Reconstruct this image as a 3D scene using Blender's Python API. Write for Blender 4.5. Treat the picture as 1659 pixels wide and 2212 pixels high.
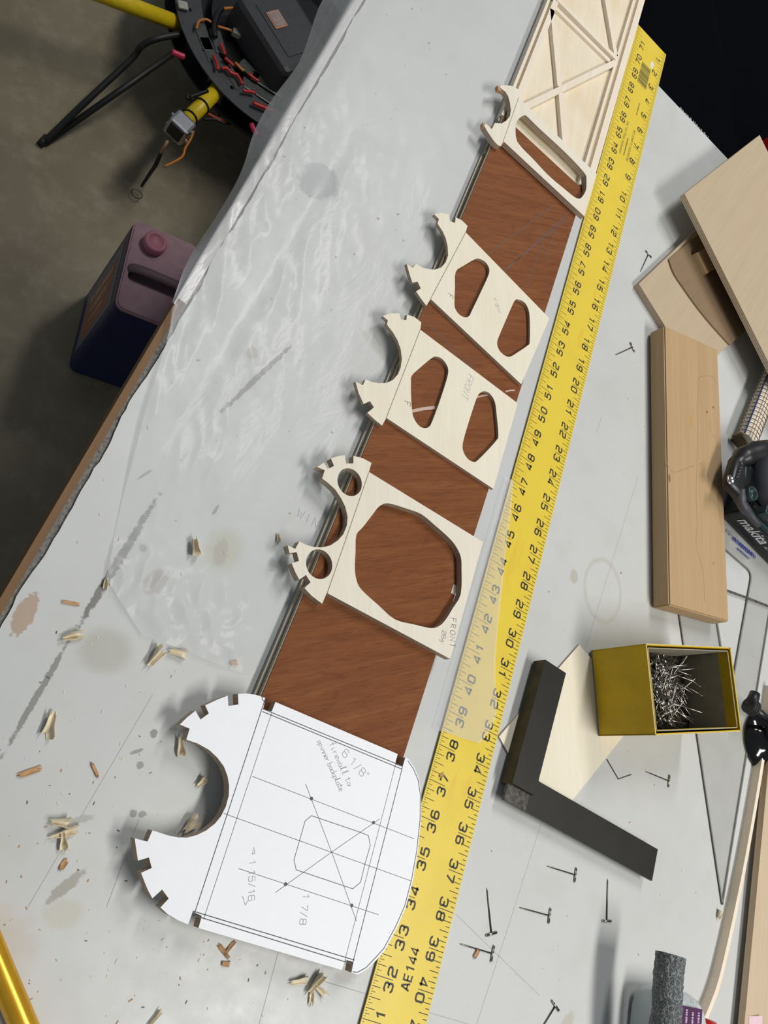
import bpy, bmesh, math, random
from mathutils import Vector, Matrix, noise as mnoise
from mathutils.geometry import tessellate_polygon

for o in list(bpy.data.objects):
    bpy.data.objects.remove(o)
SC = bpy.context.scene
COL = SC.collection
S = 0.0254                      # all measures below are inches; the scene is in metres
FLOOR = -34.0                   # the bench top is z = 0

# ------------------------------------------------------------------ camera
F_PX = 1850.0                   # focal length in pixels of the 1659 x 2212 frame
CAM = (-14.14676, -12.54048, 20.06226)
RC = ((0.77667, 0.29665, 0.55568), (0.48199, -0.84783, -0.22105), (0.40555, 0.43952, -0.80147))
cd = bpy.data.cameras.new('camera')
cam = bpy.data.objects.new('camera', cd)
COL.objects.link(cam)
cd.sensor_fit = 'VERTICAL'
cd.sensor_height = 36.0
cd.lens = F_PX / 2212.0 * 36.0
cd.clip_start = 0.01
m = Matrix((RC[0], tuple(-a for a in RC[1]), tuple(-a for a in RC[2]))).transposed().to_4x4()
m.translation = Vector(CAM) * S
cam.matrix_world = m
SC.camera = cam

# ------------------------------------------------------------------ world, lights, exposure
w = bpy.data.worlds.new('world')
SC.world = w
w.use_nodes = True
w.node_tree.nodes['Background'].inputs[0].default_value = (0.80, 0.90, 1.0, 1)
w.node_tree.nodes['Background'].inputs[1].default_value = 0.17


def area(name, loc, size, power, col):
    d = bpy.data.lights.new(name, 'AREA')
    d.shape = 'RECTANGLE'
    d.size, d.size_y = size[0] * S, size[1] * S
    d.energy = power
    d.color = col
    o = bpy.data.objects.new(name, d)
    COL.objects.link(o)
    o.location = Vector(loc) * S
    return o


area('shop_light_near', (30, -22, 62), (8, 46), 25, (1.0, 0.97, 0.92))
area('shop_light_far', (4, 52, 66), (8, 46), 22, (1.0, 0.97, 0.93))
SC.view_settings.view_transform = 'Standard'
SC.view_settings.look = 'None'
SC.view_settings.exposure = 0.0
SC.view_settings.gamma = 1.0
SC.view_settings.use_curve_mapping = False

# ------------------------------------------------------------------ measuring: a photo pixel on a plane of known height


def U(px, py, z=0.0):
    a, b = (px - 829.5) / F_PX, (py - 1106.0) / F_PX
    d = [RC[0][i] * a + RC[1][i] * b + RC[2][i] for i in range(3)]
    t = (z - CAM[2]) / d[2]
    return (CAM[0] + t * d[0], CAM[1] + t * d[1], z)


def UL(pts, z=0.0):
    return [U(x, y, z)[:2] for x, y in pts]


# ------------------------------------------------------------------ materials
MATS = {}


class NT:
    def __init__(s, name):
        s.m = bpy.data.materials.new(name)
        s.m.use_nodes = True
        s.t = s.m.node_tree
        s.b = s.t.nodes['Principled BSDF']
        g = s.t.nodes.new('ShaderNodeNewGeometry')
        v = s.t.nodes.new('ShaderNodeVectorMath')
        v.operation = 'SCALE'
        v.inputs['Scale'].default_value = 1 / S
        s.t.links.new(g.outputs['Position'], v.inputs[0])
        s.pos = v.outputs[0]
        MATS[name] = s.m

    def n(s, typ, **k):
        x = s.t.nodes.new(typ)
        for a, b in k.items():
            setattr(x, a, b)
        return x

    def l(s, a, b):
        s.t.links.new(a, b)

    def mapped(s, rot=(0, 0, 0), scale=(1, 1, 1), loc=(0, 0, 0), kind='POINT'):
        src = s.pos
        if kind == 'POINT' and tuple(rot) != (0, 0, 0):     # turn first, stretch afterwards
            r = s.n('ShaderNodeMapping', vector_type='POINT')
            r.inputs['Rotation'].default_value = rot
            s.l(src, r.inputs['Vector'])
            src, rot = r.outputs[0], (0, 0, 0)
        x = s.n('ShaderNodeMapping', vector_type=kind)
        x.inputs['Location'].default_value = loc
        x.inputs['Rotation'].default_value = rot
        x.inputs['Scale'].default_value = scale
        s.l(src, x.inputs['Vector'])
        return x.outputs[0]

    def noise(s, vec, scale, detail=3, rough=0.55, dist=0):
        x = s.n('ShaderNodeTexNoise')
        x.inputs['Scale'].default_value = scale
        x.inputs['Detail'].default_value = detail
        x.inputs['Roughness'].default_value = rough
        x.inputs['Distortion'].default_value = dist
        s.l(vec, x.inputs['Vector'])
        return x.outputs['Fac']

    def rng(s, v, a, b, c=0.0, d=1.0, smooth=False):
        x = s.n('ShaderNodeMapRange')
        if smooth:
            x.interpolation_type = 'SMOOTHSTEP'
        for k, q in zip(('From Min', 'From Max', 'To Min', 'To Max'), (a, b, c, d)):
            x.inputs[k].default_value = q
        s.l(v, x.inputs['Value'])
        return x.outputs[0]

    def math(s, op, a, b):
        x = s.n('ShaderNodeMath', operation=op)
        for i, q in enumerate((a, b)):
            if isinstance(q, (int, float)):
                x.inputs[i].default_value = q
            else:
                s.l(q, x.inputs[i])
        return x.outputs[0]

    def mix(s, fac, a, b):
        x = s.n('ShaderNodeMix', data_type='RGBA')
        for key, q in ((0, fac), (6, a), (7, b)):
            if isinstance(q, (int, float)):
                x.inputs[key].default_value = q
            elif isinstance(q, tuple):
                x.inputs[key].default_value = q + (1,)
            else:
                s.l(q, x.inputs[key])
        return x.outputs[2]

    def bump(s, h, strength, dist=0.01):
        x = s.n('ShaderNodeBump')
        x.inputs['Strength'].default_value = strength
        x.inputs['Distance'].default_value = dist * S
        s.l(h, x.inputs['Height'])
        s.l(x.outputs[0], s.b.inputs['Normal'])

    def done(s, col, rough=0.5, **k):
        if isinstance(col, tuple):
            s.b.inputs['Base Color'].default_value = col + (1,)
        else:
            s.l(col, s.b.inputs['Base Color'])
        if isinstance(rough, (int, float)):
            s.b.inputs['Roughness'].default_value = rough
        else:
            s.l(rough, s.b.inputs['Roughness'])
        for a, q in k.items():
            s.b.inputs[a.replace('_', ' ')].default_value = q
        return s.m


def plain(name, col, rough=0.5, var=0.12, scale=3.0, **k):
    t = NT(name)
    f = t.noise(t.mapped(), scale, 4)
    c = t.mix(t.rng(f, 0.3, 0.7), tuple(x * (1 - var) for x in col), tuple(min(1, x * (1 + var)) for x in col))
    return t.done(c, rough, **k)


def wood(name, a, b, ang=0, along=0.12, across=5.0, rough=0.6, blot=0.25, blotcol=None, axis='Z'):
    """grain runs along the given angle (degrees from +x on the bench)"""
    t = NT(name)
    r = (0, 0, math.radians(-ang))
    v = t.mapped(rot=r, scale=(along, across, across * 0.6))
    f1 = t.noise(v, 1.6, 5, 0.65, 0.4)
    f2 = t.noise(t.mapped(rot=r, scale=(along * 4, across * 7, across * 5)), 1.5, 3, 0.6)
    c = t.mix(t.rng(f1, 0.25, 0.75), a, b)
    c = t.mix(t.rng(f2, 0.5, 0.85, 0, 0.35), c, tuple(x * 0.7 for x in a))
    bl = t.noise(t.mapped(), 0.35, 3)
    c = t.mix(t.rng(bl, 0.5, 0.8, 0, blot), c, blotcol or tuple(x * 0.8 for x in a))
    t.bump(f2, 0.15, 0.006)
    t.b.inputs['Specular IOR Level'].default_value = 0.3
    return t.done(c, rough)


def stain(t, c, x, y, rx, ry, ang, col, strength=1.0, soft=0.25, ragged=0.5, nscale=6.0, ring=None):
    v = t.mapped(loc=(x, y, 0), rot=(0, 0, math.radians(ang)), scale=(rx, ry, 50), kind='TEXTURE')
    ln = t.n('ShaderNodeVectorMath', operation='LENGTH')
    t.l(v, ln.inputs[0])
    r = t.math('ADD', ln.outputs['Value'], t.math('MULTIPLY', t.math('SUBTRACT', t.nz[nscale], 0.5), ragged * 2))
    f = t.rng(r, 1.0 - soft, 1.0 + soft * 0.2, strength, 0.0, True)
    if ring:
        f = t.math('MULTIPLY', f, t.rng(r, ring - soft, ring + soft * 0.5, 0, 1, True))
    return t.mix(f, c, col)


def laminate():
    t = NT('bench_laminate')
    t.nz = {}
    for k in (1.0, 3.0, 6.0, 14.0):
        t.nz[k] = t.noise(t.mapped(loc=(k, 2 * k, 0)), k, 4, 0.65)
    base = (0.585, 0.60, 0.595)
    c = t.mix(t.rng(t.noise(t.mapped(), 0.13, 4), 0.35, 0.7), base, (0.535, 0.545, 0.53))
    c = t.mix(t.rng(t.noise(t.mapped(loc=(9, 3, 0)), 0.6, 4), 0.52, 0.75, 0, 0.35), c, (0.50, 0.49, 0.45))
    # scuffs running along the bench
    sc = t.noise(t.mapped(rot=(0, 0, math.radians(12)), scale=(14, 0.35, 1)), 1.3, 4, 0.7)
    c = t.mix(t.rng(sc, 0.64, 0.72, 0, 0.16), c, (0.33, 0.33, 0.31))
    fl = t.noise(t.mapped(loc=(4, 4, 0)), 11, 2, 0.5)
    c = t.mix(t.rng(fl, 0.76, 0.79, 0, 0.55), c, (0.22, 0.21, 0.19))
    dk = (0.19, 0.185, 0.175)
    # the long worn streak, in three runs
    for (x0, y0, x1, y1, wd, st) in ((-8.5, 1.7, -9.6, -1.7, 0.085, 0.95), (-10.05, -4.3, -10.42, -8.6, 0.11, 0.95),
                                     (-10.42, -8.4, -10.6, -11.4, 0.08, 0.8)):
        cx, cy = (x0 + x1) / 2, (y0 + y1) / 2
        L = math.hypot(x1 - x0, y1 - y0) / 2
        c = stain(t, c, cx, cy, L, wd, math.degrees(math.atan2(y1 - y0, x1 - x0)), dk, st, 0.3, 0.9, 6.0)
    tan = (0.40, 0.36, 0.27)
    for q in ((-9.62, -8.49, 0.75, 0.62, 20, (0.44, 0.43, 0.38), 0.75, 0.5, 0.15, 3.0),
              (-9.9, 7.15, 0.62, 0.85, -30, (0.30, 0.31, 0.32), 0.8, 0.2, 0.4, 3.0),
              (-7.98, -4.95, 0.62, 0.72, 0, (0.45, 0.44, 0.30), 0.6, 0.5, 0.2, 3.0),
              (-8.02, -5.05, 0.22, 0.42, 10, (0.36, 0.31, 0.24), 0.7, 0.4, 0.4, 6.0),
              (-9.22, -6.5, 0.28, 0.42, -20, (0.40, 0.35, 0.31), 0.7, 0.3, 0.5, 6.0),
              (-9.48, 0.53, 0.2, 0.24, 0, (0.38, 0.33, 0.28), 0.7, 0.4, 0.4, 6.0),
              (3.59, 0.21, 0.2, 0.28, 10, (0.45, 0.43, 0.35), 0.7, 0.3, 0.3, 3.0),
              (-6.45, -9.35, 0.34, 0.26, 35, (0.10, 0.10, 0.10), 0.95, 0.15, 0.5, 6.0),
              (-8.2, -13.3, 0.5, 0.14, 60, (0.27, 0.25, 0.20), 0.7, 0.3, 0.6, 6.0),
              (-8.0, -13.8, 0.5, 0.35, 20, (0.50, 0.47, 0.36), 0.5, 0.5, 0.5, 3.0),
              (-11.55, -8.5, 0.22, 0.55, 0, (0.42, 0.31, 0.22), 0.9, 0.15, 0.6, 6.0),
              (-9.0, -14.6, 1.0, 0.7, 0, (0.50, 0.44, 0.37), 0.5, 0.7, 0.5, 3.0),
              (-7.75, -9.75, 0.09, 0.12, 0, dk, 0.8, 0.2, 0.75, 6.0),
              (-7.95, -10.25, 0.17, 0.05, 40, dk, 0.7, 0.3, 0.5, 6.0),
              (-7.75, -10.5, 0.1, 0.09, 40, dk, 0.7, 0.3, 0.5, 6.0),
              (-7.45, -11.5, 0.09, 0.09, 0, dk, 0.7, 0.2, 0.75, 6.0),
              (-7.25, -11.45, 0.1, 0.07, 30, dk, 0.7, 0.2, 0.75, 6.0),
              (-8.45, -11.95, 0.24, 0.1, 30, (0.33, 0.33, 0.31), 0.6, 0.4, 0.7, 6.0),
              (-8.6, -4.1, 0.05, 0.19, -8, dk, 0.8, 0.3, 0.4, 6.0),
              (-9.85, -5.9, 0.12, 0.12, 0, dk, 0.5, 0.4, 0.4, 6.0),
              (-10.6, -4.2, 0.04, 0.26, -28, dk, 0.7, 0.4, 0.5, 6.0),
              (-6.2, 3.2, 0.75, 0.14, -20, (0.44, 0.44, 0.38), 0.8, 0.3, 0.3, 3.0),
              (-0.7, -13.2, 0.45, 0.25, 30, (0.42, 0.41, 0.36), 0.6, 0.4, 0.6, 6.0),
              (-2.2, -13.0, 0.5, 0.2, 50, (0.40, 0.39, 0.36), 0.5, 0.4, 0.6, 6.0),
              (7.0, -12.6, 0.4, 0.2, 50, (0.46, 0.43, 0.33), 0.6, 0.4, 0.7, 6.0)):
        c = stain(t, c, *q)
    c = stain(t, c, 4.98, 0.38, 0.98, 1.22, 12, (0.45, 0.43, 0.35), 0.5, 0.1, 0.1, 3.0, ring=0.86)
    t.bump(t.nz[14.0], 0.05, 0.01)
    return t.done(c, t.rng(t.nz[1.0], 0.3, 0.7, 0.34, 0.5))


laminate()
LIGHTPLY = ((0.78, 0.715, 0.59), (0.84, 0.785, 0.68))
wood('birch_ply', *LIGHTPLY, ang=112, across=3.0, blot=0.3, blotcol=(0.76, 0.67, 0.50))
wood('birch_ply_cream', (0.80, 0.74, 0.58), (0.85, 0.80, 0.67), ang=112, across=2.5, blot=0.4, blotcol=(0.76, 0.67, 0.48))
wood('birch_ply_tan', (0.48, 0.38, 0.255), (0.52, 0.42, 0.29), ang=70, across=2.0, blot=0.4, blotcol=(0.52, 0.38, 0.26))
wood('spruce', (0.80, 0.70, 0.56), (0.87, 0.79, 0.67), ang=90, across=6)
wood('balsa', (0.82, 0.70, 0.55), (0.88, 0.77, 0.63), ang=97, across=6)
wood('pine', (0.44, 0.295, 0.15), (0.50, 0.355, 0.20), ang=105, along=0.05, across=2.2, blot=0.45, blotcol=(0.47, 0.30, 0.175))
wood('pine_pale', (0.54, 0.42, 0.285), (0.60, 0.48, 0.34), ang=92, along=0.05, across=3.0)
wood('card_brown', (0.24, 0.163, 0.095), (0.265, 0.185, 0.11), ang=60, across=1.0, rough=0.8)
wood('edge_wood', (0.17, 0.092, 0.042), (0.23, 0.13, 0.06), ang=90, across=5)
wood('balsa_sheet', (0.76, 0.66, 0.49), (0.83, 0.76, 0.62), ang=98, across=2.2, blot=0.6, blotcol=(0.72, 0.55, 0.30))


def mahogany():
    t = NT('mahogany_ply')
    r = (0, 0, math.radians(-33))
    f1 = t.noise(t.mapped(rot=r, scale=(0.22, 3.2, 1)), 1.4, 5, 0.65, 0.5)
    f2 = t.noise(t.mapped(rot=r, scale=(1.1, 20, 1)), 1.7, 3, 0.6)
    f3 = t.noise(t.mapped(rot=r, scale=(0.8, 2, 1)), 1.2, 2, 0.5, 1.5)
    c = t.mix(t.rng(f1, 0.28, 0.72), (0.165, 0.055, 0.018), (0.255, 0.096, 0.035))
    c = t.mix(t.rng(f2, 0.50, 0.74, 0, 0.6), c, (0.075, 0.024, 0.011))
    c = t.mix(t.rng(f3, 0.6, 0.8, 0, 0.45), c, (0.12, 0.032, 0.014))
    t.bump(f2, 0.25, 0.006)
    t.b.inputs['Specular IOR Level'].default_value = 0.12
    return t.done(c, 0.55)


mahogany()


def plyedge(name, a, b, period):
    t = NT(name)
    wv = t.n('ShaderNodeTexWave', wave_type='BANDS', bands_direction='Z')
    wv.inputs['Scale'].default_value = 1.0
    wv.inputs['Distortion'].default_value = 0.5
    t.l(t.mapped(scale=(0.3, 0.3, 0.314 / period)), wv.inputs['Vector'])
    c = t.mix(t.rng(wv.outputs['Fac'], 0.35, 0.65), a, b)
    f = t.noise(t.mapped(scale=(6, 6, 1)), 3, 3)
    c = t.mix(t.rng(f, 0.45, 0.8, 0, 0.4), c, tuple(x * 0.6 for x in a))
    return t.done(c, 0.8)


plyedge('ply_edge', (0.36, 0.27, 0.19), (0.52, 0.42, 0.32), 0.085)
plyedge('ply_edge_pale', (0.42, 0.33, 0.22), (0.60, 0.50, 0.37), 0.085)
plyedge('strip_edge', (0.29, 0.27, 0.20), (0.42, 0.39, 0.31), 0.06)  # grey-olive: shade of the left-facing strip sides put into the colour
plain('paper', (0.90, 0.915, 0.95), 0.55, 0.01)
plain('seam_brown', (0.30, 0.23, 0.14), 0.7, 0.3, 20)
plain('print_line', (0.10, 0.10, 0.13), 0.7, 0.1)
plain('pencil', (0.20, 0.20, 0.21), 0.7, 0.25, 30)
plain('pencil_soft', (0.34, 0.34, 0.36), 0.7, 0.2, 30)
plain('pencil_faint', (0.42, 0.42, 0.42), 0.7, 0.2, 30)
plain('ruler_ink', (0.030, 0.024, 0.012), 0.55, 0.1)
plain('ruler_side', (0.14, 0.12, 0.04), 0.45, 0.3, 2)
plain('barcode_olive', (0.16, 0.14, 0.035), 0.5, 0.1)
plain('sticker_white', (0.75, 0.72, 0.70), 0.5, 0.05)


def ruler_paint():
    t = NT('ruler_yellow')
    f = t.noise(t.mapped(), 0.7, 4)
    c = t.mix(t.rng(f, 0.35, 0.7), (0.80, 0.61, 0.055), (0.75, 0.565, 0.05))
    f2 = t.noise(t.mapped(scale=(1.2, 0.25, 1), loc=(3, 8, 0)), 1.6, 4)
    c = t.mix(t.rng(f2, 0.62, 0.74, 0, 0.5), c, (0.74, 0.40, 0.06))
    f3 = t.noise(t.mapped(), 16, 2)
    c = t.mix(t.rng(f3, 0.74, 0.78, 0, 0.6), c, (0.30, 0.22, 0.05))
    return t.done(c, 0.36)


ruler_paint()
plain('steel_dark', (0.030, 0.0285, 0.0255), 0.42, 0.08, 1.2, Metallic=0.5)
plain('steel_brown', (0.060, 0.047, 0.022), 0.5, 0.4, 2.0, Metallic=0.5)
plain('steel_worn', (0.20, 0.185, 0.16), 0.4, 0.5, 6.0, Metallic=0.7)
plain('steel_rubbed', (0.085, 0.08, 0.072), 0.4, 0.6, 8.0, Metallic=0.6)
plain('pin_steel', (0.42, 0.40, 0.36), 0.24, 0.2, 9, Metallic=1.0)
plain('pin_steel_dark', (0.16, 0.15, 0.12), 0.32, 0.2, 9, Metallic=1.0)
plain('pin_heap', (0.06, 0.058, 0.048), 0.5, 0.4, 12, Metallic=0.6)


def boxcard():
    t = NT('box_yellow')
    f = t.noise(t.mapped(), 1.3, 4)
    c = t.mix(t.rng(f, 0.35, 0.7), (0.66, 0.44, 0.012), (0.56, 0.375, 0.012))
    f2 = t.noise(t.mapped(), 5, 4)
    c = t.mix(t.rng(f2, 0.66, 0.76, 0, 0.7), c, (0.22, 0.14, 0.03))
    t.b.inputs['Specular IOR Level'].default_value = 0.25
    return t.done(c, 0.5)


boxcard()
plain('box_lining', (0.33, 0.30, 0.22), 0.8, 0.12, 2)
plain('box_rim', (0.62, 0.50, 0.25), 0.7, 0.2, 6)
plain('black_plastic', (0.012, 0.012, 0.013), 0.38, 0.1)
plain('black_rubber', (0.018, 0.018, 0.019), 0.55, 0.1)
plain('black_gloss', (0.006, 0.006, 0.006), 0.08, 0.1)
plain('tool_grey', (0.055, 0.055, 0.068), 0.5, 0.1)
plain('tool_teal', (0.008, 0.030, 0.035), 0.4, 0.1)
plain('tool_print', (0.72, 0.74, 0.74), 0.5, 0.03)
plain('tool_print_grey', (0.20, 0.20, 0.20), 0.5, 0.03)
plain('chrome', (0.62, 0.62, 0.62), 0.2, 0.05, Metallic=1.0)
plain('blue_ink', (0.035, 0.06, 0.30), 0.6, 0.2, 20)
plain('grey_ink', (0.26, 0.26, 0.27), 0.6, 0.2, 20)
plain('wire_brown', (0.16, 0.115, 0.06), 0.4, 0.3, 5, Metallic=0.7)
plain('blue_line', (0.03, 0.045, 0.16), 0.5, 0.2)
plain('mauve_glare', (0.36, 0.205, 0.245), 0.55, 0.12, 1.5)  # light glare on the jug's dark blue top, put into the colour
plain('mauve_cap', (0.52, 0.19, 0.25), 0.55, 0.1, 1.5)
plain('mauve_dark', (0.15, 0.09, 0.105), 0.6, 0.1, 1.5)  # dimmer mauve copy, the grip recess's shade put into the colour
plain('navy_plastic', (0.012, 0.018, 0.085), 0.38, 0.15)
plain('label_orange', (0.36, 0.13, 0.06), 0.5, 0.2, 0.8)
plain('label_grey', (0.17, 0.17, 0.21), 0.5, 0.1)
plain('label_pale', (0.55, 0.40, 0.34), 0.5, 0.1)
plain('drone_black', (0.010, 0.010, 0.011), 0.38, 0.15)
plain('drone_grey', (0.060, 0.063, 0.068), 0.42, 0.12)
plain('drone_canopy', (0.055, 0.056, 0.060), 0.5, 0.1)
plain('drone_yellow', (0.80, 0.58, 0.015), 0.38, 0.08)
plain('wire_red', (0.52, 0.025, 0.025), 0.4, 0.1)
plain('wire_pink', (0.60, 0.03, 0.10), 0.4, 0.1)
plain('wire_orange', (0.55, 0.20, 0.03), 0.4, 0.1)
plain('wire_black', (0.010, 0.010, 0.010), 0.4, 0.1)
plain('circuit', (0.075, 0.082, 0.075), 0.35, 0.3, 8)
plain('copper_pad', (0.60, 0.30, 0.18), 0.5, 0.1)
plain('pad_face', (0.36, 0.27, 0.25), 0.6, 0.2, 6)
plain('connector_white', (0.42, 0.42, 0.36), 0.5, 0.1)
plain('alu', (0.5, 0.51, 0.52), 0.32, 0.1, 3, Metallic=0.9)
plain('brass_yellow', (0.74, 0.40, 0.025), 0.24, 0.1, 2, Metallic=0.55)
plain('red_plastic', (0.56, 0.012, 0.012), 0.35, 0.05)
plain('red_dark', (0.28, 0.01, 0.01), 0.5, 0.05)
plain('pink_paper', (0.78, 0.56, 0.62), 0.7, 0.03)
plain('bottle_label', (0.075, 0.014, 0.075), 0.4, 0.08)
plain('bottle_text', (0.50, 0.42, 0.52), 0.4, 0.08)
plain('white_plastic', (0.62, 0.62, 0.60), 0.4, 0.04)
plain('bench_core', (0.17, 0.165, 0.15), 0.9, 0.45, 12)
plain('shaving_pale', (0.76, 0.67, 0.48), 0.7, 0.12, 6)
plain('shaving_tan', (0.52, 0.30, 0.14), 0.7, 0.15, 6)
plain('rubber_leg', (0.015, 0.015, 0.014), 0.5, 0.1)
plain('leg_steel', (0.12, 0.12, 0.12), 0.5, 0.1, Metallic=0.5)


def bottle_mat():
    t = NT('bottle_hdpe')
    t.b.inputs['Subsurface Weight'].default_value = 0.35
    t.b.inputs['Subsurface Radius'].default_value = (0.006, 0.007, 0.008)
    return t.done((0.58, 0.63, 0.645), 0.32)


bottle_mat()


def foam():
    t = NT('foam_grey')
    f = t.noise(t.mapped(), 9, 4, 0.7)
    v = t.n('ShaderNodeTexVoronoi')
    v.inputs['Scale'].default_value = 22
    t.l(t.mapped(), v.inputs['Vector'])
    c = t.mix(t.rng(f, 0.35, 0.7), (0.050, 0.055, 0.058), (0.125, 0.135, 0.14))
    c = t.mix(t.rng(v.outputs['Distance'], 0.45, 0.7, 0, 0.6), c, (0.30, 0.32, 0.33))
    t.bump(v.outputs['Distance'], 0.9, 0.03)
    return t.done(c, 0.6)


foam()


def concrete():
    t = NT('concrete')
    f = t.noise(t.mapped(), 0.10, 5, 0.6)
    f2 = t.noise(t.mapped(loc=(5, 5, 0)), 0.5, 5, 0.7)
    c = t.mix(t.rng(f, 0.35, 0.68), (0.215, 0.178, 0.112), (0.30, 0.255, 0.168))
    c = t.mix(t.rng(f2, 0.48, 0.72, 0, 0.55), c, (0.40, 0.36, 0.26))
    c = t.mix(t.rng(t.noise(t.mapped(loc=(2, 9, 0)), 0.06, 3), 0.55, 0.7, 0, 0.5), c, (0.20, 0.165, 0.115))
    t.bump(f2, 0.1, 0.05)
    return t.done(c, 0.6)


concrete()


def cloth():
    t = NT('black_fabric')
    f = t.noise(t.mapped(scale=(1, 1, 1)), 0.12, 3)
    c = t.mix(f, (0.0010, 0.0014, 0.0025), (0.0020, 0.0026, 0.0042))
    t.b.inputs['Specular IOR Level'].default_value = 0.04
    return t.done(c, 0.9)


cloth()


def film(name, body):
    t = NT(name)
    tr = t.n('ShaderNodeBsdfTransparent')
    tr.inputs[0].default_value = (0.985, 0.99, 0.99, 1)
    mx = t.n('ShaderNodeMixShader')
    wr = t.noise(t.mapped(rot=(0, 0, math.radians(14)), scale=(1.1, 0.35, 1)), 1.1, 5, 0.6, 0.7)
    t.bump(wr, 0.5, 0.08)
    t.done((0.84, 0.855, 0.87), 0.27)
    t.b.inputs['Specular IOR Level'].default_value = 0.5
    out = t.t.nodes['Material Output']
    mx.inputs[0].default_value = body
    t.l(tr.outputs[0], mx.inputs[1])
    t.l(t.b.outputs[0], mx.inputs[2])
    t.l(mx.outputs[0], out.inputs[0])
    return t.m


film('polythene_film', 0.27)
film('polythene_fold', 0.66)
film('polythene_flap', 0.30)


def acrylic():
    t = NT('clear_acrylic')
    tr = t.n('ShaderNodeBsdfTransparent')
    tr.inputs[0].default_value = (0.985, 0.985, 0.98, 1)
    mx = t.n('ShaderNodeMixShader')
    f = t.noise(t.mapped(), 0.9, 5, 0.65)
    t.done(t.mix(t.rng(f, 0.4, 0.75), (0.52, 0.52, 0.50), (0.40, 0.39, 0.36)), 0.16)
    out = t.t.nodes['Material Output']
    mx.inputs[0].default_value = 0.14
    t.l(tr.outputs[0], mx.inputs[1])
    t.l(t.b.outputs[0], mx.inputs[2])
    t.l(mx.outputs[0], out.inputs[0])
    return t.m


acrylic()
plain('acrylic_edge', (0.21, 0.205, 0.18), 0.3, 0.15)

# ------------------------------------------------------------------ object helpers
WL = {}                         # world position (inches) of every object's origin


def tag(o, label=None, cat=None, group=None, kind=None):
    for k, v in (('label', label), ('category', cat), ('group', group), ('kind', kind)):
        if v:
            o[k] = v
    return o


def thing(name, label, cat, at, group=None):
    o = bpy.data.objects.new(name, None)
    COL.objects.link(o)
    o.empty_display_size = 0.02
    o.location = Vector(at) * S
    WL[o] = Vector(at)
    return tag(o, label, cat, group)


def build(name, V, F, mats, parent=None, fm=None, smooth=False, origin=None):
    """mesh object from world-space inches; origin at the base centre"""
    V = [Vector(v) for v in V]
    if origin is None:
        lo = [min(v[i] for v in V) for i in range(3)]
        hi = [max(v[i] for v in V) for i in range(3)]
        origin = Vector(((lo[0] + hi[0]) / 2, (lo[1] + hi[1]) / 2, lo[2]))
    origin = Vector(origin)
    me = bpy.data.meshes.new(name)
    me.from_pydata([(v - origin) * S for v in V], [], F)
    for mt in (mats if isinstance(mats, (list, tuple)) else [mats]):
        me.materials.append(MATS[mt])
    if fm:
        me.polygons.foreach_set('material_index', fm)
    if smooth:
        me.polygons.foreach_set('use_smooth', [True] * len(me.polygons))
    me.update()
    o = bpy.data.objects.new(name, me)
    COL.objects.link(o)
    WL[o] = origin
    if parent:
        o.parent = parent
        o.location = (origin - WL[parent]) * S
    else:
        o.location = origin * S
    return o


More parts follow.
